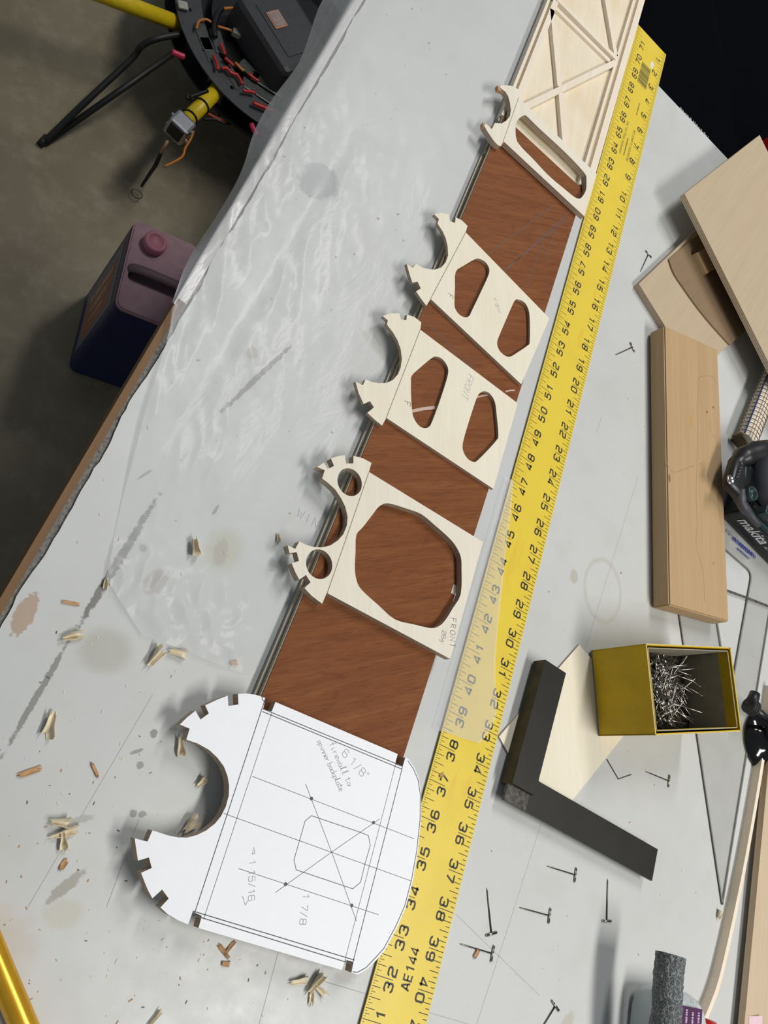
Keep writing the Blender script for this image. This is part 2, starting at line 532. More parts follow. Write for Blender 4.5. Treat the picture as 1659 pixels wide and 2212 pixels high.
class MB:
    """collects geometry of one part"""

    def __init__(s):
        s.V, s.F, s.M = [], [], []

    def add(s, V, F, mi=0):
        k = len(s.V)
        s.V += [Vector(v) for v in V]
        s.F += [tuple(i + k for i in f) for f in F]
        s.M += [mi] * len(F)

    def prism(s, poly, z0, z1, holes=(), cap=0, side=1):
        """polygon (x, y) with holes, extruded; z1 may be a function of (x, y)"""
        loops = [list(poly)] + [list(h) for h in holes]
        for i, lp in enumerate(loops):
            ar = sum(lp[k - 1][0] * lp[k][1] - lp[k][0] * lp[k - 1][1] for k in range(len(lp)))
            if (ar > 0) != (i == 0):
                lp.reverse()
        flat = [p for lp in loops for p in lp]
        n = len(flat)
        zt = z1 if callable(z1) else (lambda x, y: z1)
        zb = z0 if callable(z0) else (lambda x, y: z0)
        V = [(p[0], p[1], zb(*p)) for p in flat] + [(p[0], p[1], zt(*p)) for p in flat]
        tris = tessellate_polygon([[Vector((p[0], p[1], 0)) for p in lp] for lp in loops])
        ft, fb = [], []
        for a, b, c in tris:
            ar = (flat[b][0] - flat[a][0]) * (flat[c][1] - flat[a][1]) - (flat[c][0] - flat[a][0]) * (flat[b][1] - flat[a][1])
            if ar < 0:
                b, c = c, b
            ft.append((a + n, b + n, c + n))
            fb.append((a, c, b))
        s.add(V, ft + fb, cap)
        fs = []
        k = 0
        for lp in loops:
            L = len(lp)
            for i in range(L):
                a, b = k + i, k + (i + 1) % L
                fs.append((a, b, b + n, a + n))
            k += L
        base = len(s.V) - 2 * n
        s.F += [tuple(i + base for i in f) for f in fs]
        s.M += [side] * len(fs)
        return s

    def box(s, c, d, rz=0, mi=0, bev=0.0, ry=0, rx=0):
        bm = bmesh.new()
        bmesh.ops.create_cube(bm, size=1)
        bmesh.ops.scale(bm, vec=d, verts=bm.verts)
        if bev:
            bmesh.ops.bevel(bm, geom=list(bm.edges), offset=bev, segments=2, affect='EDGES', profile=0.5)
        M = Matrix.Translation(c) @ Matrix.Rotation(rz, 4, 'Z') @ Matrix.Rotation(ry, 4, 'Y') @ Matrix.Rotation(rx, 4, 'X')
        bm.transform(M)
        bm.verts.ensure_lookup_table()
        s.add([v.co.copy() for v in bm.verts], [[v.index for v in f.verts] for f in bm.faces], mi)
        bm.free()
        return s

    def tube(s, pts, r, n=8, mi=0, caps=True, flat=1.0):
        pts = [Vector(p) for p in pts]
        rs = r if isinstance(r, (list, tuple)) else [r] * len(pts)
        V, F = [], []
        up = Vector((0, 0, 1))
        prev = None
        for i, p in enumerate(pts):
            d = (pts[min(i + 1, len(pts) - 1)] - pts[max(i - 1, 0)]).normalized()
            if prev is None:
                a = d.cross(up if abs(d.z) < 0.9 else Vector((1, 0, 0))).normalized()
            else:
                a = (prev - d * prev.dot(d)).normalized()
            prev = a
            b = d.cross(a)
            for k in range(n):
                t = 2 * math.pi * k / n
                V.append(p + (a * math.cos(t) + b * math.sin(t) * flat) * rs[i])
        for i in range(len(pts) - 1):
            for k in range(n):
                F.append((i * n + k, i * n + (k + 1) % n, (i + 1) * n + (k + 1) % n, (i + 1) * n + k))
        if caps:
            F.append(tuple(range(n - 1, -1, -1)))
            F.append(tuple(range((len(pts) - 1) * n, len(pts) * n)))
        s.add(V, F, mi)
        return s

    def lathe(s, prof, c, n=32, axis=(0, 0, 1), mi=0):
        q = Vector((0, 0, 1)).rotation_difference(Vector(axis).normalized())
        V, F = [], []
        for (r, z) in prof:
            for k in range(n):
                t = 2 * math.pi * k / n
                V.append(Vector(c) + q @ Vector((r * math.cos(t), r * math.sin(t), z)))
        for i in range(len(prof) - 1):
            for k in range(n):
                F.append((i * n + k, i * n + (k + 1) % n, (i + 1) * n + (k + 1) % n, (i + 1) * n + k))
        F.append(tuple(range(n - 1, -1, -1)))
        F.append(tuple(range((len(prof) - 1) * n, len(prof) * n)))
        s.add(V, F, mi)
        return s

    def stroke(s, pts, wd, z, mi=0):
        """flat ribbon along (x, y) points"""
        pts = [Vector((p[0], p[1], 0)) for p in pts]
        V, F = [], []
        n = len(pts)
        closed = (pts[0] - pts[-1]).length < 1e-6
        for i, p in enumerate(pts):
            a = pts[i - 1] if i > 0 else (pts[-2] if closed else None)
            b = pts[i + 1] if i < n - 1 else (pts[1] if closed else None)
            d1 = (p - a).normalized() if a is not None else None
            d2 = (b - p).normalized() if b is not None else None
            d = ((d1 or d2) + (d2 or d1))
            d = d.normalized() if d.length > 1e-6 else (d1 or d2)
            nr = Vector((-d.y, d.x, 0))
            k = 1.0
            if d1 is not None and d2 is not None:
                k = 1 / max(0.55, nr.dot(Vector((-d1.y, d1.x, 0))))
            zz = z(p.x, p.y) if callable(z) else z
            for sg in (1, -1):
                q = p + nr * (sg * wd / 2 * k)
                V.append((q.x, q.y, zz))
        for i in range(n - 1):
            F.append((2 * i + 1, 2 * i + 3, 2 * i + 2, 2 * i))
        s.add(V, F, mi)
        return s

    def build(s, name, mats, parent=None, smooth=False, origin=None):
        return build(name, s.V, s.F, mats, parent, s.M, smooth, origin)


def copy_tree(o, parent=None):
    c = o.copy()
    COL.objects.link(c)
    c.parent = parent
    for ch in o.children:
        copy_tree(ch, c)
    return c


def arcpts(c, r, a0, a1, n):
    return [(c[0] + r * math.cos(math.radians(a0 + (a1 - a0) * i / n)), c[1] + r * math.sin(math.radians(a0 + (a1 - a0) * i / n))) for i in range(n + 1)]


def rot2(p, a, c=(0, 0)):
    co, si = math.cos(a), math.sin(a)
    return (c[0] + p[0] * co - p[1] * si, c[1] + p[0] * si + p[1] * co)


def smooth_pts(pts, k=4, closed=False):
    """Catmull-Rom through the points"""
    P = [Vector(p) for p in pts]
    n = len(P)
    out = []
    for i in range(n if closed else n - 1):
        p0 = P[(i - 1) % n] if closed or i > 0 else P[0]
        p1, p2 = P[i], P[(i + 1) % n]
        p3 = P[(i + 2) % n] if closed or i + 2 < n else P[-1]
        for j in range(k):
            t = j / k
            out.append(0.5 * ((2 * p1) + (p2 - p0) * t + (2 * p0 - 5 * p1 + 4 * p2 - p3) * t * t + (3 * p1 - p0 - 3 * p2 + p3) * t ** 3))
    if not closed:
        out.append(P[-1])
    return out


# stroke lettering: letters on a 0.7 x 1 box
GL = {
    '0': [[(.15, 0), (.55, 0), (.7, .14), (.7, .86), (.55, 1), (.15, 1), (0, .86), (0, .14), (.15, 0)]],
    '1': [[(.12, .78), (.42, 1), (.42, 0)]],
    '2': [[(0, .80), (.0, .88), (.14, 1), (.56, 1), (.7, .88), (.7, .66), (.56, .55), (.14, .47), (0, .34), (0, 0), (.7, 0)]],
    '3': [[(0, .80), (0, .88), (.14, 1), (.56, 1), (.7, .88), (.7, .64), (.58, .52), (.26, .52)], [(.58, .52), (.7, .40), (.7, .12), (.56, 0), (.14, 0), (0, .12), (0, .22)]],
    '4': [[(.52, 0), (.52, 1), (0, .32), (0, .24), (.7, .24)]],
    '5': [[(.66, 1), (.06, 1), (.02, .56), (.54, .60), (.7, .48), (.7, .13), (.55, 0), (.14, 0), (0, .12), (0, .20)]],
    '6': [[(.68, .84), (.55, 1), (.15, 1), (0, .86), (0, .14), (.15, 0), (.55, 0), (.7, .14), (.7, .42), (.56, .55), (.04, .53)]],
    '7': [[(0, 1), (.7, 1), (.7, .86), (.26, 0)]],
    '8': [[(.15, 0), (.55, 0), (.7, .13), (.7, .40), (.57, .52), (.13, .52), (0, .40), (0, .13), (.15, 0)], [(.13, .52), (.02, .63), (.02, .88), (.15, 1), (.55, 1), (.68, .88), (.68, .63), (.57, .52)]],
    '9': [[(.02, .16), (.15, 0), (.55, 0), (.7, .14), (.7, .86), (.55, 1), (.15, 1), (0, .86), (0, .58), (.14, .45), (.66, .47)]],
    'A': [[(0, 0), (.32, 1), (.42, 1), (.74, 0)], [(.1, .30), (.64, .30)]],
    'E': [[(.68, 1), (.04, 1), (.04, 0), (.68, 0)], [(.04, .5), (.6, .5)]],
    'F': [[(.05, 0), (.05, 1), (.6, 1)], [(.05, .5), (.5, .5)]],
    'R': [[(.05, 0), (.05, 1), (.45, .97), (.58, .8), (.48, .58), (.05, .48), (.62, 0)]],
    'O': [[(.3, 0), (.08, .15), (0, .5), (.12, .88), (.36, 1), (.6, .85), (.68, .45), (.55, .1), (.3, 0)]],
    'N': [[(.04, 0), (.06, 1), (.6, .05), (.64, 1)]],
    'T': [[(.35, 0), (.35, 1)], [(0, 1), (.7, 1)]],
    'W': [[(0, 1), (.16, 0), (.36, .7), (.54, 0), (.72, 1)]],
    'I': [[(.3, 0), (.3, 1)]],
    'G': [[(.62, .82), (.4, 1), (.1, .85), (0, .45), (.15, .08), (.45, 0), (.64, .2), (.64, .45), (.38, .45)]],
    'U': [[(.04, 1), (.06, .2), (.28, 0), (.55, .1), (.64, .35), (.64, 1)]],
    'B': [[(.05, 0), (.05, 1), (.4, .97), (.5, .78), (.38, .55), (.05, .5), (.45, .45), (.6, .25), (.45, .02), (.05, 0)]],
    '/': [[(.08, -.1), (.6, 1.1)]], '.': [[(.1, 0), (.16, .06)]], '"': [[(.1, .8), (.12, 1.1)], [(.3, .8), (.32, 1.1)]],
    'f': [[(.55, .95), (.4, 1.05), (.3, .9), (.28, 0)], [(.05, .55), (.5, .58)]],
    'i': [[(.25, .5), (.28, .05), (.5, .12)], [(.25, .72), (.27, .76)]],
    'r': [[(.1, .5), (.14, 0), (.18, .35), (.45, .52)]],
    'e': [[(.05, .25), (.5, .32), (.45, .5), (.2, .52), (.05, .25), (.2, .02), (.55, .1)]],
    'w': [[(0, .5), (.14, .02), (.3, .42), (.45, .02), (.62, .52)]],
    'a': [[(.5, .48), (.2, .5), (.04, .22), (.2, 0), (.45, .2), (.5, .48), (.5, .05), (.65, .05)]],
    'l': [[(.1, .1), (.35, .95), (.25, 1.05), (.18, .8), (.22, .05), (.45, .1)]],
    't': [[(.28, .9), (.26, .1), (.5, .05)], [(.05, .62), (.5, .64)]],
    'o': [[(.3, 0), (.08, .15), (.1, .42), (.32, .52), (.52, .35), (.48, .1), (.3, 0), (.62, .45)]],
    's': [[(.5, .5), (.2, .48), (.15, .32), (.42, .2), (.38, .02), (.05, .04)]],
    'p': [[(.1, .5), (.06, -.45), (.12, .35), (.38, .52), (.52, .28), (.36, .02), (.1, .06)]],
    'n': [[(.06, .5), (.08, 0), (.12, .35), (.36, .5), (.46, .3), (.48, .0), (.62, .08)]],
    'b': [[(.08, 1.0), (.06, .02), (.36, .02), (.5, .25), (.36, .48), (.08, .35)]],
    'c': [[(.5, .42), (.3, .52), (.06, .3), (.16, .04), (.55, .1)]],
    'k': [[(.06, 1.0), (.06, 0)], [(.46, .5), (.1, .25), (.52, 0)]],
    'g': [[(.48, .48), (.2, .52), (.04, .25), (.2, .05), (.46, .22), (.48, .48), (.46, -.3), (.25, -.48), (.02, -.3)]],
}


def letters(mb, text, origin, d, height, wd, z, adv=0.95, asp=1.0, mi=0, slant=0.0):
    """text starting at origin, running along unit vector d; glyph tops to the left of d"""
    dx = Vector((d[0], d[1])).normalized()
    up = Vector((-dx.y, dx.x))
    x = 0.0
    for ch in text:
        if ch in GL:
            for st in GL[ch]:
                mb.stroke([tuple(Vector(origin) + dx * (x + (p[0] * asp + p[1] * slant) * height) + up * (p[1] * height)) for p in st], wd, z, mi)
        x += adv * height * (asp if ch != ' ' else 0.6)
    return x


def text_obj(name, body, mat, parent, at, xdir, ydir, size, depth=0.004, shear=0.0, offset=0.0):
    cu = bpy.data.curves.new(name, 'FONT')
    cu.body = body
    cu.size = size * S
    cu.shear = shear
    cu.offset = offset * S
    cu.resolution_u = 2
    cu.align_x = 'CENTER'
    cu.align_y = 'CENTER'
    tmp = bpy.data.objects.new('tmp_text', cu)
    COL.objects.link(tmp)
    bpy.context.view_layer.update()
    me = bpy.data.meshes.new_from_object(tmp)
    bpy.data.objects.remove(tmp)
    X = Vector(xdir).normalized()
    Y = Vector(ydir)
    Y = (Y - X * Y.dot(X)).normalized()
    Z = X.cross(Y)
    M = Matrix((X, Y, Z)).transposed()
    V = [Vector(at) + (M @ v.co) / S + Z * depth for v in me.vertices]
    F = [tuple(p.vertices) for p in me.polygons]
    bpy.data.meshes.remove(me)
    return build(name, V, F, mat, parent)


rnd = random.Random(7)


def smudge(name, mat, parent, at, xdir, ydir, length, height, depth=0.004):
    """a line of print too small to read in the photograph: a row of blurred marks"""
    r = random.Random(int(length * 977 + height * 131))
    X = Vector(xdir).normalized()
    Y = Vector(ydir)
    Y = (Y - X * Y.dot(X)).normalized()
    Z = X.cross(Y)
    V, F = [], []
    x = -length / 2
    while x < length / 2:
        w_ = height * r.uniform(.22, .6)
        y0, y1 = -height * r.uniform(.35, .5), height * r.uniform(.35, .5)
        k = len(V)
        V += [Vector(at) + X * a + Y * c + Z * depth for a, c in ((x, y0), (x + w_, y0), (x + w_, y1), (x, y1))]
        F.append((k, k + 1, k + 2, k + 3))
        x += w_ + height * r.uniform(.10, .3)
    return build(name, V, F, mat, parent)


# ================================================================== the setting
b = MB()
b.box((10, 40, FLOOR - 1), (260, 340, 2))
tag(b.build('floor', ['concrete']), 'bare mottled concrete garage floor', None, None, 'structure')

# ================================================================== workbench
XL, XR, YN, YF = -12.12, 19.0, -30.0, 24.85


def XE(y):                      # outer line of the bench's left edge
    return -11.93 + 0.0275 * y


bench = thing('workbench', 'grey-white laminate workbench top with worn brown wooden edge', 'workbench', (3, -2, FLOOR))
# worn front lip of the laminate
lip = []
yy = YN
k = 0
while yy < YF:
    lip.append((XE(yy) + 0.33 + rnd.uniform(-0.02, 0.025) + 0.05 * math.sin(yy * 1.7) * math.sin(yy * 0.6), yy))
    yy += 0.22
lip.append((XE(YF) + 0.34, YF))
b = MB()
b.prism([(XR, YN)] + [(XR, YF)] + lip[::-1], -0.06, 0.0, cap=0, side=1)
b.build('laminate_top', ['bench_laminate', 'shaving_tan'], bench)
b = MB().prism([(XE(YN) + .19, YN), (XR, YN), (XR, YF), (XE(YF) + .19, YF)], -0.76, -0.06, side=0)
b.build('board_core', ['bench_core'], bench)
b = MB().prism([(XE(YN), YN), (XE(YN) + .19, YN), (XE(YF) + .19, YF), (XE(YF), YF)], -0.80, -0.05, side=0)
b.build('edge_strip', ['edge_wood'], bench)
b = MB()
b.box(((XL + XR) / 2 + 0.4, YF - 1.2, -2.5), (XR - XL - 3, 1.0, 3.4))
b.box(((XL + XR) / 2 + 0.4, YN + 1.2, -2.5), (XR - XL - 3, 1.0, 3.4))
b.box((XL + 4.0, (YN + YF) / 2, -2.5), (1.0, YF - YN - 3.4, 3.4))
b.box((XR - 1.6, (YN + YF) / 2, -2.5), (1.0, YF - YN - 3.4, 3.4))
b.build('apron', ['edge_wood'], bench)
for lx in (XL + 5.5, XR - 3.2):
    for ly in (YN + 2.8, YF - 2.8):
        MB().box((lx, ly, (FLOOR - 0.76) / 2), (2.4, 2.4, -FLOOR - 0.76), bev=0.1).build('leg', ['edge_wood'], bench)
# pencil lines and words drawn on the top
for seg in ([(1378, 1030), (1265, 1400)], [(1180, 1745), (1105, 1980), (1030, 2212)], [(985, 1975), (1165, 2150)],
            [(1300, 900), (1288, 935)], [(300, 1770), (230, 1960)], [(330, 1500), (60, 1960)], [(620, 1985), (560, 2212)], [(700, 2120), (1010, 2212)]):
    MB().stroke(UL(seg, 0.002), 0.018, 0.002).build('pencil_line', ['pencil_faint'], bench)
b = MB()
a, c = U(640, 1115), U(745, 1180)
letters(b, 'WING TUBE', a[:2], (c[0] - a[0], c[1] - a[1]), 0.26, 0.02, 0.010, adv=0.98)
a, c = U(605, 1118), U(660, 1148)
tag(b.build('pencil_word', ['pencil_faint'], bench), 'faint pencilled words reading wing tube')
# frayed white laminate fibres at the far edge
b = MB()
for i in range(34):
    x = 3.6 + i * 0.062 + rnd.uniform(-.02, .02)
    l = rnd.uniform(0.05, 0.17)
    b.stroke([(x, YF - 0.02), (x + rnd.uniform(-.05, .05), YF + l)], 0.022, -0.01)
b.build('frayed_fibre', ['white_plastic'], bench)

# black fabric mass beyond the far end
b = MB()
nx, ny = 40, 44
V, F = [], []
for j in range(ny + 1):
    for i in range(nx + 1):
        x = -1.2 + 73 * i / nx
        y = 27.5 + 80 * j / ny
        e = min(i, nx - i, j, ny - j)
        z = -7 - (0 if e > 2 else (3 - e) ** 2 * 2.9) + 0.9 * math.sin(x * .31 + y * .12) * math.sin(y * .17) + 0.5 * math.sin(x * .8 + y * .4)
        V.append((x, y, max(FLOOR + 0.05, z)))
for j in range(ny):
    for i in range(nx):
        q = j * (nx + 1) + i
        F.append((q, q + 1, q + nx + 2, q + nx + 1))
cov = build('fabric_cover', V, F, 'black_fabric', smooth=True)
md = cov.modifiers.new('thick', 'SOLIDIFY')
md.thickness = 0.004
tag(cov, 'plain black fabric cover filling the dark corner beyond the far bench end', 'cover')

# ================================================================== polythene sheet
def edge_y(tab, x):
    for (xa, ya), (xb, yb) in zip(tab, tab[1:]):
        if xa <= x <= xb:
            return ya + (yb - ya) * (x - xa) / (xb - xa)
    return tab[0][1] if x < tab[0][0] else tab[-1][1]


bot = [(-10.33, -7.0), (-9.63, -7.45), (-9.0, -7.82), (-7.98, -7.72), (-7.08, -7.68), (-6.29, -7.6), (-5.62, -7.4), (-0.99, -6.8), (0.3, -6.4)]
lef = [(-7.0, -10.33), (-5.19, -10.79), (-2.88, -11.30), (-1.0, -11.62), (-0.3, -11.76), (0.2, XE(0.2))]


def hill(x, y):
    h = 0.014 + 0.010 * math.sin(x * 1.9 + y * 0.55 + 1.3 * math.sin(y * 0.7)) + 0.010 * math.sin(x * 0.8 - y * 0.31) * math.sin(y * 1.1 + x)
    h += 0.006 * math.sin(x * 5.1 + y * 1.7) * math.sin(y * 2.3 - x * 1.3)
    # crumpled creases: strongest towards the bench edge and along the torn end
    cr = max(0.0, min(1.0, (-7.2 - x) / 2.2)) * max(0.0, min(1.0, (13 - y) / 6)) * max(0.0, min(1.0, (y + 6) / 4))
    bq = x - 0.06 * y           # slack and taut bands running along the bench
    tight = 1 / (1 + math.exp(-((bq + 10.6) * 9))) * (1 - 1 / (1 + math.exp(-((bq + 9.95) * 9))))
    cr *= (1 - 0.9 * tight) * (1 - 0.85 / (1 + math.exp(-((bq + 7.7) * 9))))
    tn = math.exp(-((y + 7.0) / 1.0) ** 2) * max(0.0, min(1.0, (-6.0 - x) / 0.5))
    wv = mnoise.noise(Vector((x * 1.1 + 0.25 * y, y * 0.33, 3.1)))
    w2 = mnoise.noise(Vector((x * 2.3 + 0.5 * y, y * 0.9, 7.7)))
    w3 = mnoise.noise(Vector((x * 1.6 - y * 0.8, y * 1.7 + x, 1.3)))
    h += cr * (0.12 * (1 - abs(wv)) ** 1.7 + 0.055 * (1 - abs(w2)) ** 1.7 + 0.018 * mnoise.noise(Vector((x * 5, y * 3.2, 2)))) + tn * 0.17 * (1 - abs(w3)) ** 2
    # a long soft fold near the bench edge and a curl at the torn corner
    h += 0.05 * math.exp(-((x - XE(y) - 0.95) / 0.5) ** 2) * (1 if y > -4 else max(0, (y + 7) / 3))
    h += 0.06 * math.exp(-((x + 8.9) / 1.1) ** 2 - ((y + 7.9) / 0.55) ** 2)
    h += 0.03 * math.exp(-((x + 6.6) / 0.7) ** 2 - ((y + 7.2) / 0.5) ** 2)
    if x > -6.4:
        h *= max(0.0, min(1.0, (-5.85 - x) / 0.55))
        h = max(h, 0.0) + 0.006
    return max(h, 0.005)


drape = [(0.2, 0.0), (1.5, 0.35), (4.5, 0.85), (7.0, 1.15), (9.5, 1.55), (12.0, 1.75), (14.0, 2.1), (17.0, 2.6), (25.2, 3.2)]
V, F = [], []
NX, NYY, ND = 190, 260, 10
rows = []
for j in range(NYY + 1):
    v = j / NYY
    row = []
    for i in range(NX + 1):
        u = i / NX
        y0 = -7.0 + (YF + 7.0) * v
        x0 = edge_y(lef, y0) if y0 < 0.2 else XE(y0)
        x1 = 0.32 if y0 < 2 else 0.7
        x = x0 + (x1 - x0) * u
        yb = edge_y(bot, x)
        y = yb + (YF - yb) * v
        zz = hill(x, y)
        if x > -0.35:
            zz = min(zz, 0.007)
        row.append(len(V))
        V.append((x, y, zz))
    # hanging margin past the bench edge
    y0 = -7.0 + (YF + 7.0) * v
    dl = edge_y(drape, y0)
    hang = []
    if dl > 0.03:
        for k in range(1, ND + 1):
            t = k / ND
            d = dl * t
            hang.append(len(V))
            V.append((XE(y0) - 0.03 - d * 0.26 - 0.10 * math.sin(y0 * 0.9) * t, y0 + 0.15 * math.sin(y0 * 1.4) * t,
                      hill(XE(y0), y0) * (1 - t) + 0.03 - d * 0.72 + 0.10 * math.sin(y0 * 1.1 + 1) * t * t))
    rows.append((row, hang))
FH = []
for j in range(NYY):
    ra, ha = rows[j]
    rb, hb = rows[j + 1]
    for i in range(NX):
        q = V[ra[i]]
        (FH if q[1] > 0.5 and i < 4 else F).append((ra[i], ra[i + 1], rb[i + 1], rb[i]))
    if ha and hb:
        A, B_ = [ra[0]] + ha, [rb[0]] + hb
        for k in range(ND):
            FH.append((A[k + 1], A[k], B_[k], B_[k + 1]))
sheet = thing('polythene_sheet', 'thin wrinkled translucent polythene sheet spread on the bench and hanging over its edge', 'plastic sheet', (-6, 8, 0))
keep = sorted({i for f in F for i in f})
ren = {q: k for k, q in enumerate(keep)}
build('film', [V[i] for i in keep], [tuple(ren[i] for i in f) for f in F], 'polythene_film', sheet, smooth=True)
used = sorted({i for f in FH for i in f})
ren = {q: k for k, q in enumerate(used)}
build('hanging_margin', [V[i] for i in used], [tuple(ren[i] for i in f) for f in FH], 'polythene_fold', sheet, smooth=True)
# the flap that laps up over the yellow straightedge
V, F = [], []
fl = [(-6.80, -0.9, 1.35), (-6.2, -0.9, 1.66), (-5.9, -0.8, 1.72), (-5.4, -0.8, 1.66), (-4.9, -0.8, 1.42), (-4.0, -0.8, 1.2), (-3.0, -0.8, 0.98), (-2.1, -0.8, 0.80), (-1.0, -0.8, 0.60), (0.1, -0.8, 0.42), (1.2, -0.8, 0.22), (2.0, -0.8, 0.05)]
NJ, NI = 60, 34
for j in range(NJ + 1):
    y = -6.75 + 8.7 * j / NJ
    xr = edge_y([(q[0], q[2]) for q in fl], y)
    xl = -0.3
    for i in range(NI + 1):
        x = xl + (xr - xl) * i / NI
        yy = y + (0.30 * (x + 0.85) / 2.4 if y < -5 else 0.30 * (x + 0.85) / 2.4 * max(0, (-4 - y)))
        if x < -0.22:
            z = 0.02
        elif x < 0.05:
            t = (x + 0.22) / 0.27
            z = 0.02 + 0.085 * t * t * (3 - 2 * t)
        else:
            z = 0.105 + 0.012 * math.sin(y * 2.2) * math.sin(x * 3) + 0.02 * i / NI * abs(math.sin(y * 1.1))
        V.append((x, yy, z))
for j in range(NJ):
    for i in range(NI):
        q = j * (NI + 1) + i
        F.append((q, q + 1, q + NI + 2, q + NI + 1))
build('lapped_flap', V, F, 'polythene_flap', sheet, smooth=True)

# ================================================================== yellow straightedge
RT = 0.08
rule = thing('straightedge', 'long yellow metal straightedge with black inch numbers along both edges', 'ruler', (1.0, -9.0, 0.0))
MB().box((1.0, -9.0, 0.04), (2.0, 72.0, 0.08), bev=0.012).build('rule_body', ['ruler_yellow'], rule)
MB().box((0.0, -9.0, 0.036), (0.006, 71.9, 0.066)).build('rule_side', ['ruler_side'], rule)
zi = RT + 0.002
b = MB()
for s16 in range(25 * 16, 72 * 16):
    y = s16 / 16 - 45
    ln = 0.61 if s16 % 16 == 0 else 0.39 if s16 % 8 == 0 else 0.31 if s16 % 4 == 0 else 0.19 if s16 % 2 == 0 else 0.10
    st = 0.03 if s16 % 4 == 0 else 0.05
    b.stroke([(st, y), (ln, y)], 0.018 if s16 % 4 == 0 else 0.014, zi)
for s8 in range(1, 47 * 8):
    y = 27 - s8 / 8
    ln = 0.51 if s8 % 8 == 0 else 0.31 if s8 % 4 == 0 else 0.25 if s8 % 2 == 0 else 0.13
    b.stroke([(1.975 - ln, y), (1.975, y)], 0.02, zi)
tag(b.build('tick_marks', ['ruler_ink'], rule), 'black printed graduation ticks', None, None, 'stuff')


def numeral(mb, t, ctr, d, h, wd, z):
    # digits straddle the inch tick
    n = len(t)
    dx = Vector(d)
    up = Vector((-dx.y, dx.x))
    gw = 0.27 / h
    offs = [-0.18, 0.18] if n == 2 else [-0.18]
    for ch, of in zip(t, offs):
        for st in GL[ch]:
            mb.stroke([tuple(Vector(ctr) + dx * (of + (p[0] / 0.7 - 0.5) * 0.185) + up * ((p[1] - 0.5) * h)) for p in st], wd, z)


for n_ in range(28, 72):
    b = MB()
    numeral(b, str(n_), (0.54, n_ - 45), (0, 1), 0.255, 0.054, zi)
    b.build('numeral', ['ruler_ink'], rule)
for n_ in range(1, 44):
    b = MB()
    numeral(b, str(n_), (1.585, 27 - n_), (0, -1), 0.255, 0.054, zi)
    b.build('numeral', ['ruler_ink'], rule)
b = MB()
letters(b, 'AE144', (1.18, -13.12), (0, 1), 0.25, 0.045, zi, adv=0.99, asp=0.86)
tag(b.build('model_code', ['ruler_ink'], rule), 'black printed code reading AE144')
b = MB()
bc0, bc1 = 23.7, 25.1
y = bc0
while y < bc1:
    wd = rnd.choice((0.03, 0.05, 0.08))
    b.box((1.06, y + wd / 2, zi), (0.58, wd, 0.003))
    y += wd + rnd.choice((0.015, 0.025, 0.04))
tag(b.build('barcode', ['barcode_olive'], rule), 'olive black printed barcode')
MB().prism([(1.27, 25.25), (1.42, 25.3), (1.45, 25.65), (1.32, 25.75), (1.22, 25.55)], RT, RT + 0.004, side=0).build('price_sticker', ['sticker_white'], rule)
text_obj('maker_text', 'SWANSON TOOL CO., INC.', 'barcode_olive', rule, (0.86, 20.0, RT), (0, 1, 0), (-1, 0, 0), 0.17)
smudge('maker_text', 'barcode_olive', rule, (1.08, 19.6, RT), (0, 1, 0), (-1, 0, 0), 1.1, 0.07)
text_obj('maker_text', 'FRANKFORT, IL 60423 USA', 'barcode_olive', rule, (1.32, 19.9, RT), (0, 1, 0), (-1, 0, 0), 0.17)
smudge('maker_text', 'barcode_olive', rule, (1.2, 22.2, RT), (0, 1, 0), (-1, 0, 0), 0.8, 0.06)

# ================================================================== fuselage side
ZB, ZM = 0.10, 0.40             # base sheet top and mahogany top


def lx(y):                      # left and right edges of the mahogany panel (slightly tapering)
    return -5.72 + (y + 7.1) * 0.0345


def rx(y):
    return -1.205 + (y + 8) * 0.0262


fus = thing('fuselage_side', 'model aircraft fuselage side panel with mahogany sheet and open truss of spruce sticks', 'aircraft panel', (-3, 10, 0))
YN0, YM, YE = -9.9, 15.08, 52.0


def lxo(y):
    return lx(y) - 0.07 if y < YM else lx(YM) - 0.07 + (y - YM) * 0.022


def rxo(y):
    return rx(y) + 0.03 if y < YM else -0.30 + (y - YM) * 0.004


ZRF = 0.25                      # floor of the open rear bay
b = MB().prism([(lxo(YM), YM - .2), (rxo(YM), YM - .2), (rxo(YE), YE), (lxo(YE), YE)], 0.19, ZRF)
b.build('bay_floor', ['balsa_sheet', 'strip_edge'], fus)
# front: two laminated edge strips with a dark groove between, mahogany skin on top
b = MB().prism([(lxo(YN0), YN0), (rx(YN0), YN0), (rx(YM), YM), (lxo(YM), YM)], 0.012, lambda x, y: 0.155 - 0.0022 * (y + 9.9))
b.build('lower_strip', ['birch_ply', 'strip_edge'], fus)
b = MB().prism([(lxo(YN0) + 0.09, YN0), (rx(YN0), YN0), (rx(YM), YM), (lxo(YM) + 0.11, YM)], 0.09, 0.30)
b.build('core_sheet', ['mahogany_ply', 'mahogany_ply'], fus)
b = MB().prism([(lx(YN0), YN0), (rx(YN0), YN0), (rx(YM), YM), (lx(YM), YM)], lambda x, y: 0.235 + 0.0022 * (y + 9.9), 0.375)
b.build('upper_strip', ['strip_edge', 'strip_edge'], fus)
tab = [U(983, 1258, ZM)[:2], U(975, 1272, ZM)[:2]]
ny0 = U(983, 1262, ZM)[1]
b = MB().prism([(lx(YN0) + 0.035, YN0), (rx(YN0), YN0), (rx(ny0 - .32), ny0 - .32), (rx(ny0) - 0.16, ny0 - .32), (rx(ny0) - 0.16, ny0), (rx(ny0), ny0), (rx(YM), YM), (lx(YM) + 0.035, YM)], 0.375, ZM)
b.build('mahogany_skin', ['mahogany_ply', 'mahogany_ply'], fus)
